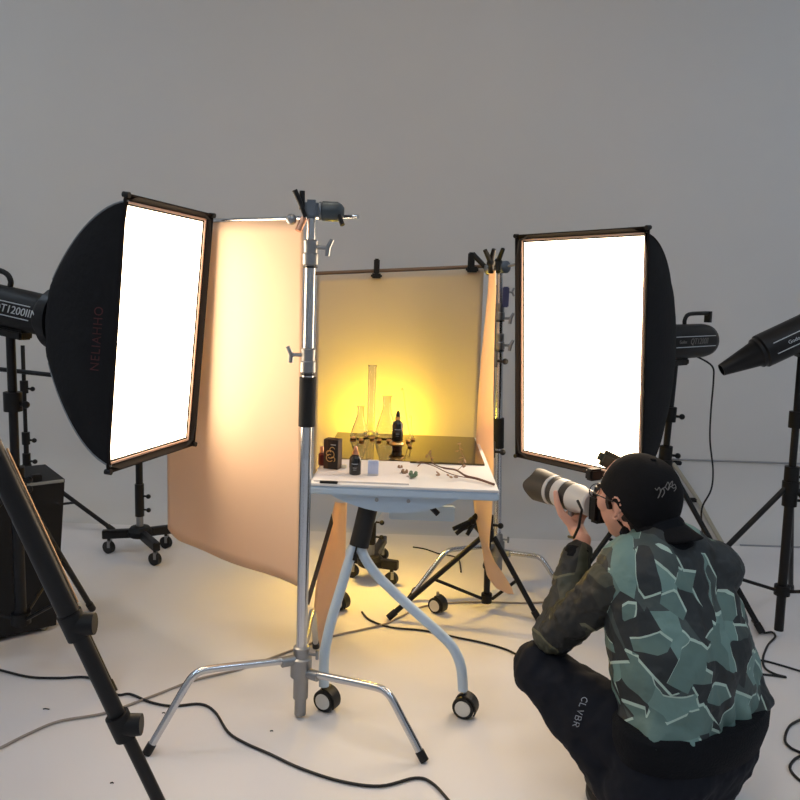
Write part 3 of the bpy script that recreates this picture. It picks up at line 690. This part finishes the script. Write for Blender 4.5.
# ---------------------------------------------------------------- roller stands
def roller(label, legs, pole_px, top_z, hubz=.100):
    L = [F(*l) for l in legs]; c = V(pole_px)
    t = thing('roller_stand', label, 'light stand', (c.x, c.y, 0))
    MB().lathe([(.05, -.02), (.06, -.012), (.06, .012), (.045, .03), (.024, .034)], c+V((0, 0, hubz)), n=20).build('hub', BLK, t)
    MB().cyl(c+V((0, 0, hubz)), c+V((0, 0, hubz+.10)), .0175, n=18).build('steel_sleeve', STEEL, t)
    MB().cyl(c+V((0, 0, hubz+.085)), c+V((0, 0, hubz+.25)), .0225, n=18).build('lower_pole', BLKM, t)
    MB().cyl(c+V((0, 0, hubz+.25)), c+V((0, 0, top_z)), .0175, n=18).build('upper_pole', BLKM, t)
    for z in (hubz+.12, hubz+.19):
        a = c+V((0, 0, z)); MB().tube([a, a+V((.045, -.01, 0))], .005, 8).ball(a+V((.048, -.011, 0)), .012, sub=2).build('knob', BLK, t)
    for f in L:
        d = V((f.x-c.x, f.y-c.y, 0)); ln = d.length; d.normalize(); sd = d.cross(V((0, 0, 1)))
        R_ = Matrix((d, sd, V((0, 0, 1)))).transposed()
        lg = MB().box(c+d*(ln*.5+.03)+V((0, 0, hubz-.002)), (ln-.0, .034, .042), R_, bev=.003).build('leg', BLKM, t)
        w = MB(); cc = V((f.x, f.y, .031)); ax = V((-.4, -.9, 0)).normalized()
        w.lathe([(.012, -.012), (.031, -.012), (.031, .012), (.012, .012)], cc, ax, 20); w.cyl(cc+V((0, 0, .0)), cc+V((0, 0, .07)), .008, n=10).build('castor', TYRE, lg)
        MB().box(cc+V((.004, .0, .018)), (.014, .036, .034)).build('castor_fork', STEEL, lg)
    return t
cC = F(138, 556); cC = U(140, 533, 3.72); cC = V((cC.x, 3.72, 0))
roller('black wheeled stand base standing under the left softbox', [(109, 553), (166, 548), (155, 565)], cC, .80)
cD = U(371, 540, 3.42); cD = V((cD.x, 3.42, 0))
roller('black wheeled stand behind the table holding the yellow lamp', [(391, 585), (352, 577), (382, 560)], cD, .62)
# yellow lamp on top of that stand, hidden from view behind the tabletop
lc = V((cD.x+.02, 3.385, .64)); t = thing('yellow_lamp', 'small yellow lamp hidden behind the table, lighting the backdrop', 'lamp', lc-V((0, 0, .05)))
MB().box(lc+V((0, 0, -.02)), (.20, .05, .04), bev=.004).build('housing', BLK, t)
b = MB(); b.box(lc+V((0, .004, .004)), (.17, .03, .006)); b.build('lamp_face', YEL, t, sm=False)
MB().box(lc+V((0, -.002, -.044)), (.18, .04, .006)).build('added_floor_glow', emit_mat('added_low_glow', (1, .60, .10), 260.0), t, sm=False)  # second glowing face added to yellow the floor and wall under the table
# small flag board leaning behind the front stand
q = [U(331.5, 514, 2.75), U(333, 524, 2.70), U(309, 606, 2.35), U(306, 600, 2.35)]
b = MB(); n_ = V((.0, .008, 0)); b.loft([[x for x in q], [x+n_ for x in q]]); fl = b.build('flag_board', FLAG, sm=False); tag(fl, 'dark brown board leaning behind the front chrome post, seen edge on', 'board')
# ---------------------------------------------------------------- black tripod stand under the right sheet
bc = F(487, 609, .03); bc = V((bc.x+.004, bc.y+.06, .03)); tp_ = U(494.5, 285, bc.y); 
ft_ = [F(389, 620), F(538, 621), (bc.x+.05, bc.y+.5, 0)]
sk = light_stand('slim black light stand behind the twisted paper sheet, legs spread wide', bc, (tp_.x, bc.y, tp_.z), ft_, .33, .055, .0135)
castor(F(437, 612)+V((0, 0, 0)), (-.6, -.8, 0), sk, .034)
spring(U(472, 521, 3.02), U(453, 529, 3.0), U(456, 534, 3.0), U(479, 512, 3.05), 'black spring clamp below the table edge, handles pointing left')
spring(U(474, 523, 3.06), U(467, 535, 3.04), U(463, 529, 3.06), U(480, 532, 3.08), 'black spring clamp under its neighbour, handle pointing down')
# ---------------------------------------------------------------- trolley case on the left
e1 = V((-1.30, 2.815, 0)); dx = V((.78, .62, 0)).normalized(); dy = V((-.62, .78, 0)).normalized()
t = thing('trolley_case', 'tall black case standing on the floor at the left edge', 'case', e1-dx*.25+dy*.13)
b = MB(); wtop = .09
def cs(a, d, z): return e1 + dx*a + dy*d + V((0, 0, z))
b.loft([[cs(-.60, 0, .02), cs(0, 0, .02), cs(0, .28, .02), cs(-.60, .28, .02)], [cs(-.62, 0, .58), cs(.045, 0, .58), cs(.045, .28, .58), cs(-.62, .28, .58)]]); b.build('case_body', mat('case_black', (14, 14, 17), .7), t, sm=False)
b = MB(); b.box(cs(-.29, .14, .588), (.67, .285, .014), Matrix((dx, dy, V((0, 0, 1)))).transposed()); b.build('lid', mat('case_black', (14, 14, 17), .7), t, sm=False)
b = MB(); b.box(cs(-.10, -.006, .590), (.28, .006, .010), Matrix((dx, dy, V((0, 0, 1)))).transposed()); b.build('lid_trim', mat('pale_trim', (150, 152, 150), .5), t, sm=False)
MB().box(cs(-.05, .02, .605), (.035, .03, .03), Matrix((dx, dy, V((0, 0, 1)))).transposed(), bev=.003).build('latch', BLK, t)
for a in (-.55, -.3, -.04): MB().cyl(cs(a, .03, 0), cs(a, .03, .03), .012, n=10).build('foot', STEEL, t)
# ---------------------------------------------------------------- cables and scraps
def cable(name, label, pts, r, material, cat='cable'):
    P = [F(x, y, r+.001) if not isinstance(x, V) else x for (x, y) in pts]
    return tag(MB().tube(smooth(P, 6), r, 8).build(name, material), label, cat)
cable('power_cable', 'black cable snaking across the lower left floor under the front stand', [(-20, 665), (0, 670), (30, 677), (60, 678), (90, 678), (115, 694), (130, 694), (150, 702), (172, 706), (200, 704), (215, 712), (228, 732), (245, 743), (270, 754), (300, 768), (340, 781), (380, 786), (415, 778), (432, 783), (450, 802), (460, 815)], .0042, CAB)
cable('power_cable', 'pale grey cable running diagonally across the lower left floor', [(-20, 757), (0, 748), (30, 733), (60, 721), (105, 713), (150, 697), (195, 680), (240, 669), (290, 651), (330, 637), (360, 630), (385, 624), (400, 617), (425, 606), (470, 602), (530, 603), (560, 600)], .0042, CABG)
cable('power_cable', 'dark cable on the floor curving from the table towards the photographer', [(362, 612), (370, 620), (390, 627), (420, 630), (438, 633), (455, 637), (480, 642), (505, 649), (525, 658), (560, 668)], .0040, CAB)
cable('power_cable', 'thin dark cable on the floor behind the right table legs', [(413, 547), (425, 549), (440, 554), (452, 556), (459, 560), (461, 572)], .0036, CAB)
cable('power_cable', 'brown cable loop on the floor left of the wheeled foot', [(410, 604), (411, 594), (414, 588), (422, 587)], .0036, CAB)
def fcab(label, pts, r=.0042): cable('power_cable', label, pts, r, CAB)
fcab('black cable knot on the floor below the right stand pole', [(752, 620), (762, 632), (772, 632), (775, 637), (768, 645), (763, 658), (765, 668), (775, 674), (786, 677), (770, 675), (758, 674)])
fcab('black cable running to the right edge beside the photographer', [(755, 660), (765, 661), (780, 665), (800, 671), (830, 680)])
fcab('black cable loop on the floor right of the jacket hem', [(815, 716), (800, 720), (789, 727), (785, 740), (791, 748), (802, 754), (794, 760), (790, 768), (797, 778), (812, 788)])
# cord hanging from the right flash
hr = HR @ V((0, .36, -.07))
P = [hr, U(712, 366, hr.y), U(713.5, 380, hr.y), U(711, 410, hr.y), U(710, 440, hr.y), U(713, 470, hr.y), U(711, 490, hr.y), U(702, 508, hr.y), U(702, 528, hr.y), U(705, 560, hr.y), F(712, 600, .006)]
tag(MB().tube(smooth(P, 6), .0042, 8).build('power_cable', CAB), 'black cord hanging down from the right flash head', 'cord')
for i, (px, py) in enumerate(((43, 709), (110, 783), (162, 713), (270, 731))):
    p = F(px, py, .002); tag(MB().tube([p, p+V((.006, .003, 0)), p+V((.02 if i == 0 else .009, 0, 0))], .0018, 6).build('floor_scrap', CAB), ['longest dark scrap on the floor left of the tripod leg', 'tiny dark scrap on the floor right below the tripod leg', 'tiny dark scrap on the floor between the foreground tripod leg and the chrome leg', 'tiny dark scrap on the floor between the two front chrome legs'][i], 'scrap')
# tan strip painting the light and shade edge, two wall clamps near the cove
pts = [U(673, 462, 4.3), U(690, 487, 4.22), U(705, 512, 4.16), U(722, 545, 4.08)]
pts = [(673, 463), (686, 482), (698, 500), (710, 522), (722, 543)]
wt = bvh([o for o in bpy.data.objects if o.name == 'wall_back'][0])
P = []
for x, y in pts:
    d = ray(x, y).normalized(); h_ = wt.ray_cast(C0, d); P.append((h_[0] if h_[0] is not None else F(x, y)) - d*.035)
tag(MB().tube(smooth(P, 4), .012, 8).build('light_edge_strip', TAN), 'long tan strip painting the edge of light, running diagonally down the cove behind the photographer', 'light edge')
for (x, y, lab) in ((677, 463, 'small black clip on the wall seam beside the cap'), (694, 500, 'small black clip low on the cove at the tan light edge')):
    d = ray(x, y).normalized(); h_ = wt.ray_cast(C0, d); q = h_[0]-d*.03
    t = thing('wall_clip', lab, 'clip', q); MB().box(q, (.055, .02, .026), bev=.005).build('jaw', BLK, t); MB().cyl(q+V((-.07, 0, .0)), q+V((-.02, 0, 0)), .007, n=8).build('pin', STEEL, t)
# ---------------------------------------------------------------- the crouching photographer
G = V((-.60, .80, 0)).normalized(); LF = V((-.80, -.60, 0)).normalized(); Z = V((0, 0, 1))
hc = V((.640, 2.055, .808))                                      # head centre
HRt = Matrix((G, LF, Z)).transposed()                            # head axes: x forward, y to the left, z up
tiltR = Matrix.Rotation(math.radians(0), 3, 'Y')
HS = 1.10
def hp(x, y, z): return hc + HRt @ (V((x, y, z))*HS)
neck = V((.685, 1.985, .695)); shl = V((.535, 1.90, .610)); shr = V((.860, 2.02, .615))
pel = V((.765, 1.86, .21)); hipl = pel+LF*.09+V((-.02, .0, -.01)); hipr = pel-LF*.09
elL = V((.435, 1.985, .435)); cuL = U(573, 553, 2.12); wrL = U(578, 540, 2.15)
E_ = V((.573, 2.13, .756)); HF = V((.435, 2.40, .750)); LX = (HF-E_).normalized(); HX = LX.cross(Z).normalized(); ZX = HX.cross(LX)
def cp(l, h, z): return E_ + LX*l + HX*h + ZX*z                  # along the lens, to its right, up
knl = U(535, 668, 2.0); ank = V((.60, 1.80, .085)); FG = V((-.25, .97, 0)).normalized(); knr = V((.80, 2.28, .36)); anr = V((.86, 2.03, .09))
b = MB(); MB.k = HS
# head
b.ball(hp(-.005, 0, .022), (.092, .074, .088), HRt); b.ball(hp(.03, 0, -.03), (.060, .055, .072), HRt)
b.rc(hp(.055, 0, -.075), hp(.035, 0, -.08), .024, .034); b.rc(hp(-.03, .0, -.06), neck+V((.0, -.0, -.02)), .052, .058)
for s in (-1, 1): b.ball(hp(.055, s*.036, -.022), (.026, .024, .026), HRt, 2)
b.rc(hp(.088, 0, .012), hp(.106, 0, -.022), .007, .012); b.ball(hp(.098, .010, -.026), .008, sub=2); b.ball(hp(.098, -.010, -.026), .008, sub=2)
b.ball(hp(.086, 0, -.048), (.010, .020, .0065), HRt, 2); b.ball(hp(.084, 0, -.058), (.010, .017, .007), HRt, 2)
for s in (-1, 1):      # ears
    for k in range(10):
        a = -1.9+k/9*4.2; b.ball(hp(-.012-.015*math.cos(a), s*(.084+.006*math.cos(a*.5)), -.012+.028*math.sin(a)), .0048, sub=1)
    b.ball(hp(-.008, s*.073, -.012), (.013, .007, .022), HRt, 2); b.ball(hp(-.005, s*.076, -.038), .008, sub=2)
# trunk and limbs
MB.k = 1.0
b.rc(neck-Z*.03, (pel+Z*.05), .08, .08); b.rc(shl+Z*-.04+V((.03, .02, 0)), shr+Z*-.04, .03, .03)
b.rc(shl+V((.02, .01, -.01)), elL, .032, .030); b.rc(elL, wrL, .030, .025)
elR = V((.93, 2.20, .47)); wrR = cp(.0, .125, -.07)
b.rc(shr, elR, .045, .037); b.rc(elR, wrR, .036, .026)
b.rc(hipl, knl, .06, .045); b.rc(knl, ank, .048, .034); b.rc(hipr, knr, .06, .045); b.rc(knr, anr, .048, .034)
b.rc(hipl, hipr, .07, .07)
for a in (ank, anr): b.rc(a+V((0, 0, -.045)), a+FG*.12+V((0, 0, -.058)), .032, .026)
# left hand under the lens
la, rl = .135, .043
def lp(l, h, z): return cp(la+l, h, z)
b.rc(wrL, lp(-.035, -.006, -.085), .024, .024)
for k in range(4):
    o = .030-.019*k-.01; ln = [.9, 1.0, .95, .78][k]
    b.rc(lp(-.035+o*.3, -.01, -.082), lp(o, .012, -.061), .014, .012)
    p1 = lp(o, .012, -.061); p2 = lp(o+.002, .042*ln+.004, -.044); p3 = lp(o+.004, .0535, -.012); p4 = lp(o+.005, .0515, .010*ln)
    b.rc(p1, p2, .0098, .0088); b.rc(p2, p3, .0088, .0080); b.rc(p3, p4, .0080, .0068)
t1 = lp(-.045, -.026, -.075); t2 = lp(-.02, -.050, -.042); t3 = lp(-.004, -.0545, -.014); t4 = lp(.008, -.0525, .014)
b.rc(t1, t2, .0155, .0120); b.rc(t2, t3, .0115, .0100); b.rc(t3, t4, .0098, .0080)
# right hand on the camera grip
b.rc(wrR, cp(.03, .098, -.02), .022, .024)
for k in range(4):
    z = .022-.019*k; a0 = cp(.035, .100, z-.005); a1 = cp(.068, .098, z); a2 = cp(.082, .080, z+.001); a3 = cp(.078, .058, z+.002)
    b.rc(a0, a1, .0105, .0092); b.rc(a1, a2, .0090, .0082); b.rc(a2, a3, .0080, .0070)
b.rc(cp(.02, .095, -.015), cp(.0, .082, .012), .0135, .011); b.rc(cp(.0, .082, .012), cp(-.004, .062, .030), .0105, .0085)
r = remesh(b, .0035, 4, .5)
person = r.build('person', SKIN, None, loc=(pel.x, pel.y, 0))
tag(person, 'crouching person in camouflage jacket and backward black cap, aiming a camera at the table', 'person')
# hair below the cap
MB.k = HS
b = MB(); b.ball(hp(-.028, 0, .0), (.078, .079, .092), HRt); b.ball(hp(-.05, 0, -.045), (.050, .062, .05), HRt); b.ball(hp(.022, .068, -.002), (.013, .008, .028), HRt, 2); b.ball(hp(.022, -.068, -.002), (.013, .008, .028), HRt, 2)
b = remesh(b, .004, 3)
for v in list(b.bm.verts):    # keep the ears and face clear of it
    q = HRt.transposed() @ (v.co-hc)
    if abs(q.y) > .058 and -.038 < q.x < .02 and q.z < .012: v.co -= HRt @ V((0, math.copysign(.016, q.y), 0))
b.build('hair', HAIR, person)
# cap worn backwards: crown and brim
b = MB(); rings = []
ct = Matrix.Rotation(math.radians(17), 3, 'Y')      # lower at the back
def cpv(x, y, z): return hc + HRt @ (ct.transposed() @ V((x, y, z)))*1.0 if False else hc + (HRt @ (ct.transposed() @ V((x, y, z))))*HS
for j in range(15):
    a = j/14*PI/2; z = .006+.108*math.sin(a) ; k = math.cos(a)**.72
    rings.append([cpv(-.012+.105*k*math.cos(t_*2*PI/48)*(1.03 if math.cos(t_*2*PI/48) < 0 else .97), .0895*k*math.sin(t_*2*PI/48), z) for t_ in range(48)])
low = [[p+HRt @ V((0, 0, -.012)) for p in rings[0]]]
low2 = []
for t_ in range(48):
    p = rings[0][t_]; q = math.cos(t_*2*PI/48); low2.append(p + HRt @ V((0, 0, -.062*max(0, -q)**.8)))
rings = [low2]+rings[:-1]; b.loft(rings, cap=False); b.f([v for v in b.bm.verts][-48:])
cap = b.build('cap', CAPM, person); 
md = cap.modifiers.new('thickness', 'SOLIDIFY'); md.thickness = .002
cb_ = b = MB(); g = []
for i in range(13):
    s = -1+i/6; row = []
    for j in range(7):
        u = j/6; ln = .082*math.sqrt(max(0, 1-s*s*.82))
        xb = -.012-.105*math.sqrt(max(0, 1-(s*.90)**2))*.98; yy = s*.080*(1-.10*u)
        row.append(hp(xb - ln*u*.92, yy, -.030-.022*u - .030*s*s*(.5+u*.5)))
    g.append(row)
b.loft(g, cap=False, closed=False); br_ = b.build('brim', CAPM, cap); md = br_.modifiers.new('thickness', 'SOLIDIFY'); md.thickness = .004
MB().ball(cpv(-.012, 0, .1145), (.008, .008, .004), HRt, 2).build('button', CAPM, cap)
# jacket
MB.k = 1.0
b = MB()
for s, w_ in ((1, .0), (-1, .0), (0, 0)):
    o1 = LF*.085*s; lo = pel+o1+V((0, 0, .03)); hi = neck+LF*.075*s+V((.01, -.015, -.085))
    md_ = lo.lerp(hi, .5)+V((.015, -.03, 0))
    b.rc(lo, md_, .128, .130); b.rc(md_, hi+V((0, 0, .02)), .136, .118)
b.rc(pel+LF*.12+Z*.06, pel-LF*.165+Z*.055, .120, .122); b.rc(pel-LF*.165+Z*.06, shr+V((.0, -.02, -.12)), .115, .09)
b.rc(neck+V((.01, -.01, -.06)), shl+V((.02, .02, -.005)), .096, .060); b.rc(neck+V((.02, -.01, -.055)), shr+V((0, 0, .01)), .100, .078)
b.rc(shr, elR, .068, .056); b.rc(elR, wrR.lerp(elR, .25), .056, .042)
b.rc(neck+V((0, -.01, -.03)), neck+V((.0, -.01, .0)), .098, .084)
r = remesh(b, .0065, 8, .5, [(.13, .020), (.05, .012)])
for v in r.bm.verts:       # folds gathered above the hem and on the flanks
    zz_ = v.co.z
    k = math.exp(-((zz_-.30)/.07)**2); v.co += (v.co-V((pel.x, pel.y, v.co.z))).normalized()*.007*k*math.sin(math.atan2(v.co.y-pel.y, v.co.x-pel.x)*13+zz_*20)
for v in r.bm.verts:
    if v.co.z < .300:
        f_ = 1-.16*min(1, (.300-v.co.z)/.03); v.co.x = pel.x+(v.co.x-pel.x)*f_; v.co.y = pel.y+(v.co.y-pel.y)*f_; v.co.z = max(v.co.z, .262)
jk = r.build('jacket', CAMO, person)
b = MB(); b.rc(shl+V((.02, .01, 0)), elL+V((0, .0, .0)), .066, .054); b.rc(elL, elL+V((-.006, .012, -.004)), .054, .056); b.rc(elL, cuL, .056, .040)
r = remesh(b, .0055, 5, .5, [(.06, .018), (.03, .008)]); r.build('sleeve', CAMS, jk)
d = (wrL-elL).normalized(); MB().lathe([(.030, -.03), (.041, -.028), (.042, -.01), (.038, .006), (.030, .008)], cuL, d, 24).build('cuff', RIB, jk)
b = MB()   # ribbed hem
lo = pel+V((.0, -.0, -.02)); rr_ = []
for z, k in ((-.035, .94), (-.025, 1.02), (.02, 1.085), (.06, 1.085), (.072, 1.03)):
    rr_.append([pel - LF*.018 + LF*(.252*k*math.cos(2*PI*i/56)) + G*(.137*k*math.sin(2*PI*i/56)) + V((0, 0, z+.028+.012*math.cos(2*PI*i/56))) for i in range(56)])
b.loft(rr_); b.build('hem_band', RIB, jk)
b = MB(); b.rc(neck+V((.01, -.015, -.01)), neck+V((.01, -.005, .035)), .088, .070)
b.rc(hp(-.048, 0, -.05), hp(-.055, 0, -.10), .052, .070)
b = remesh(b, .006, 5, .5, [(.05, .01)])
b.build('hood', RIB, jk)
b = MB(); b.tube([neck+V((0, -.01, .0)) + (LF*math.cos(a)*.088+G*math.sin(a)*.082+V((0, 0, .02+.012*math.sin(a)))) for a in [k*2*PI/28 for k in range(28)]], .014, 10); b.build('collar', RIB, jk)
# trousers and shoes
b = MB(); b.rc(hipl+V((0, 0, -.01)), knl+V((.0, .0, .0)), .118, .072); b.rc(knl, ank+V((0, 0, .0)), .074, .058)
b.rc(hipr, knr, .112, .08); b.rc(knr, anr, .074, .058); b.rc(hipl+V((0, 0, -.02)), hipr+V((0, 0, -.02)), .135, .135)
b.rc(pel+LF*.1+V((-.03, -.02, -.07)), pel-LF*.06+V((0, 0, -.07)), .12, .12)
r = remesh(b, .0065, 7, .5, [(.10, .022), (.04, .010)])
for v in r.bm.verts: v.co.z = max(v.co.z, .03)
tz = r.build('trousers', TROU, person)
for a, nm in ((ank, 0), (anr, 1)):
    b = MB(); b.rc(V((a.x, a.y, .05))-FG*.03, V((a.x, a.y, .045))+FG*.15, .044, .034)
    b = remesh(b, .006, 4); 
    for v in b.bm.verts: v.co.z = max(v.co.z, .014)
    sh_ = b.build('shoe', RUB, person)
    MB().loft([[V((a.x, a.y, z)) + FG*(.055+.125*math.cos(2*PI*i/32)) + FG.cross(Z)*(.045*math.sin(2*PI*i/32)) for i in range(32)] for z in (.0, .018)]).build('sole', mat('sole_grey', (70, 70, 72), .7), sh_)
# glasses
b = MB()
for s in (1, -1):
    c_ = hp(.098, s*.032, .0); b.tube([c_ + HRt @ V((0, .023*math.cos(k*2*PI/20), .018*math.sin(k*2*PI/20))) for k in range(21)], .0014, 6)
    b.tube([hp(.098, s*.055, .004), hp(.06, s*.074, .004), hp(.0, s*.083, .0)], .0015, 6)
b.tube([hp(.098, -.009, .004), hp(.101, 0, .006), hp(.098, .009, .004)], .0014, 6)
b.build('glasses', BLKM, person)
# stitched signature on the cap, lettering on the trousers
ctree = bvh(cap); ttree = bvh(tz)
def on(px, py, tree, off=.0018):
    d = ray(px, py).normalized(); h_ = tree.ray_cast(C0, d); return (h_[0]-d*off) if h_[0] is not None else None
strokes = [[(649, 488), (652, 490), (655, 487), (657, 491), (655, 496), (653, 498), (656, 494), (660, 488), (663, 492), (659, 497)], [(660, 489), (664, 487), (668, 490), (672, 486), (676, 488), (680, 487)], [(664, 487), (668, 482), (670, 485), (668, 489), (672, 483), (675, 481), (674, 486), (678, 484), (680, 488), (677, 491)]]
b = MB()
for s in strokes:
    P = [on(650+(x-649)*.68, y, ctree) for x, y in s]; P = [p for p in P if p is not None]
    if len(P) > 2: b.tube(smooth(P, 3), .0011, 6)
b.build('stitched_signature', INKD, cap)
font = {'C': [[(1, .85), (.6, 1), (.15, .8), (0, .5), (.15, .2), (.6, 0), (1, .15)]], 'L': [[(0, 1), (0, 0), (.8, 0)]], 'V': [[(0, 1), (.45, 0), (.9, 1)]],
        'B': [[(0, 0), (0, 1), (.6, 1), (.8, .75), (.6, .52), (0, .52), (.7, .5), (.9, .25), (.7, 0), (0, 0)]], 'R': [[(0, 0), (0, 1), (.6, 1), (.85, .75), (.6, .5), (0, .5), (.3, .5), (.9, 0)]]}
b = MB(); o_ = (582, 698); dn = (-.32, .95); wd = (.95, .32)    # reading direction, letter tops to the right
for i, ch in enumerate('CLVBR'):
    for s in font[ch]:
        P = []
        for (x, y) in s:
            px = o_[0]+dn[0]*(i*6.6+x*4.6)+wd[0]*(y*6.0-5); py = o_[1]+dn[1]*(i*6.6+x*4.6)+wd[1]*(y*6.0-5)
            q = on(px, py, ttree, .0015)
            if q is not None: P.append(q)
        if len(P) > 1: b.tube(P, .0011, 5)
if len(b.bm.verts): b.build('lettering', mat('print_pale', (150, 158, 170), .6), tz)
# ---------------------------------------------------------------- the camera in the person's hands
t = thing('photo_camera', 'black camera with a long pale zoom lens and petal hood held to the eye', 'camera', cp(.1, 0, -.06))
RC = Matrix((HX, LX, ZX)).transposed()
MB().box(cp(.020, .045, -.008), (.125, .045, .085), RC, bev=.010).box(cp(.020, .03, .045), (.06, .05, .035), RC, bev=.010).box(cp(.055, .072, -.005), (.032, .04, .10), RC, bev=.010).build('camera_body', BLK, t)
def ringp(prof, nm, m_): return MB().lathe(prof, E_, LX, 40).build(nm, m_, t)
ringp([(.034, .036), (.038, .040), (.038, .085), (.043, .10), (.043, .118), (.04, .12)], 'lens_base', LENSW)
ringp([(.040, .118), (.0435, .12), (.0435, .148), (.041, .15)], 'zoom_ring', LENSD)
ringp([(.041, .148), (.0445, .15), (.0445, .182), (.042, .184)], 'lens_barrel', LENSW)
ringp([(.042, .182), (.0445, .184), (.0445, .205), (.042, .207)], 'focus_ring', LENSD)
ringp([(.042, .205), (.0465, .207), (.0475, .222), (.045, .224)], 'front_barrel', LENSW)
ringp([(.001, .226), (.036, .228), (.040, .222)], 'front_glass', mat('lens_glass', (20, 22, 30), .05, coat=1))
b = MB(); x_, y_, d_ = HX, ZX, LX; n = 72; o0, o1, i1, i0 = [], [], [], []
for k in range(n):
    a = 2*PI*k/n; L_ = .224+.072+.009*math.cos(4*a)+.004*math.cos(2*a)
    e = x_*math.cos(a)+y_*math.sin(a)
    o0.append(E_+d_*.218+e*.0475); o1.append(E_+d_*L_+e*.052); i1.append(E_+d_*L_+e*.050); i0.append(E_+d_*.222+e*.0455)
b.loft([o0, o1, i1, i0], cap=False); b.build('lens_hood', mat('hood_dark', (62, 56, 48), .5), t)
MB().tube([cp(.13, 0, -.043), cp(.13, -.0, -.062)], .010, 10).build('tripod_foot', STEEL, t)
MB().tube([cp(.025, -.068, .02), cp(.0, -.072, -.0), cp(.005, -.075, -.05), cp(.03, -.07, -.09), cp(.07, -.055, -.10)], .004, 8).build('neck_strap', BLK, t)
b = MB(); q = U(605, 464, 2.15); b.box(cp(.04, .0, .088), (.045, .03, .034), RC, bev=.005); b.build('hot_shoe_base', BLK, t)
b = MB(); b.box(U(606, 461, 2.14), (.076, .035, .046), Matrix.Rotation(math.radians(24), 3, 'Y'), bev=.012); tg = b.build('radio_trigger', OLIVE); tag(tg, 'olive radio trigger mounted on top of the camera above the cap', 'trigger')
for o in (person, t, tg): o.location.x += .013
S.view_settings.view_transform = 'Standard'; S.view_settings.look = 'None'; S.view_settings.gamma = 1
S.view_settings.use_curve_mapping = False; S.view_settings.exposure = 0
w = bpy.data.worlds.new('world'); S.world = w; w.use_nodes = True
w.node_tree.nodes['Background'].inputs[0].default_value = (.5, .6, .75, 1); w.node_tree.nodes['Background'].inputs[1].default_value = .05
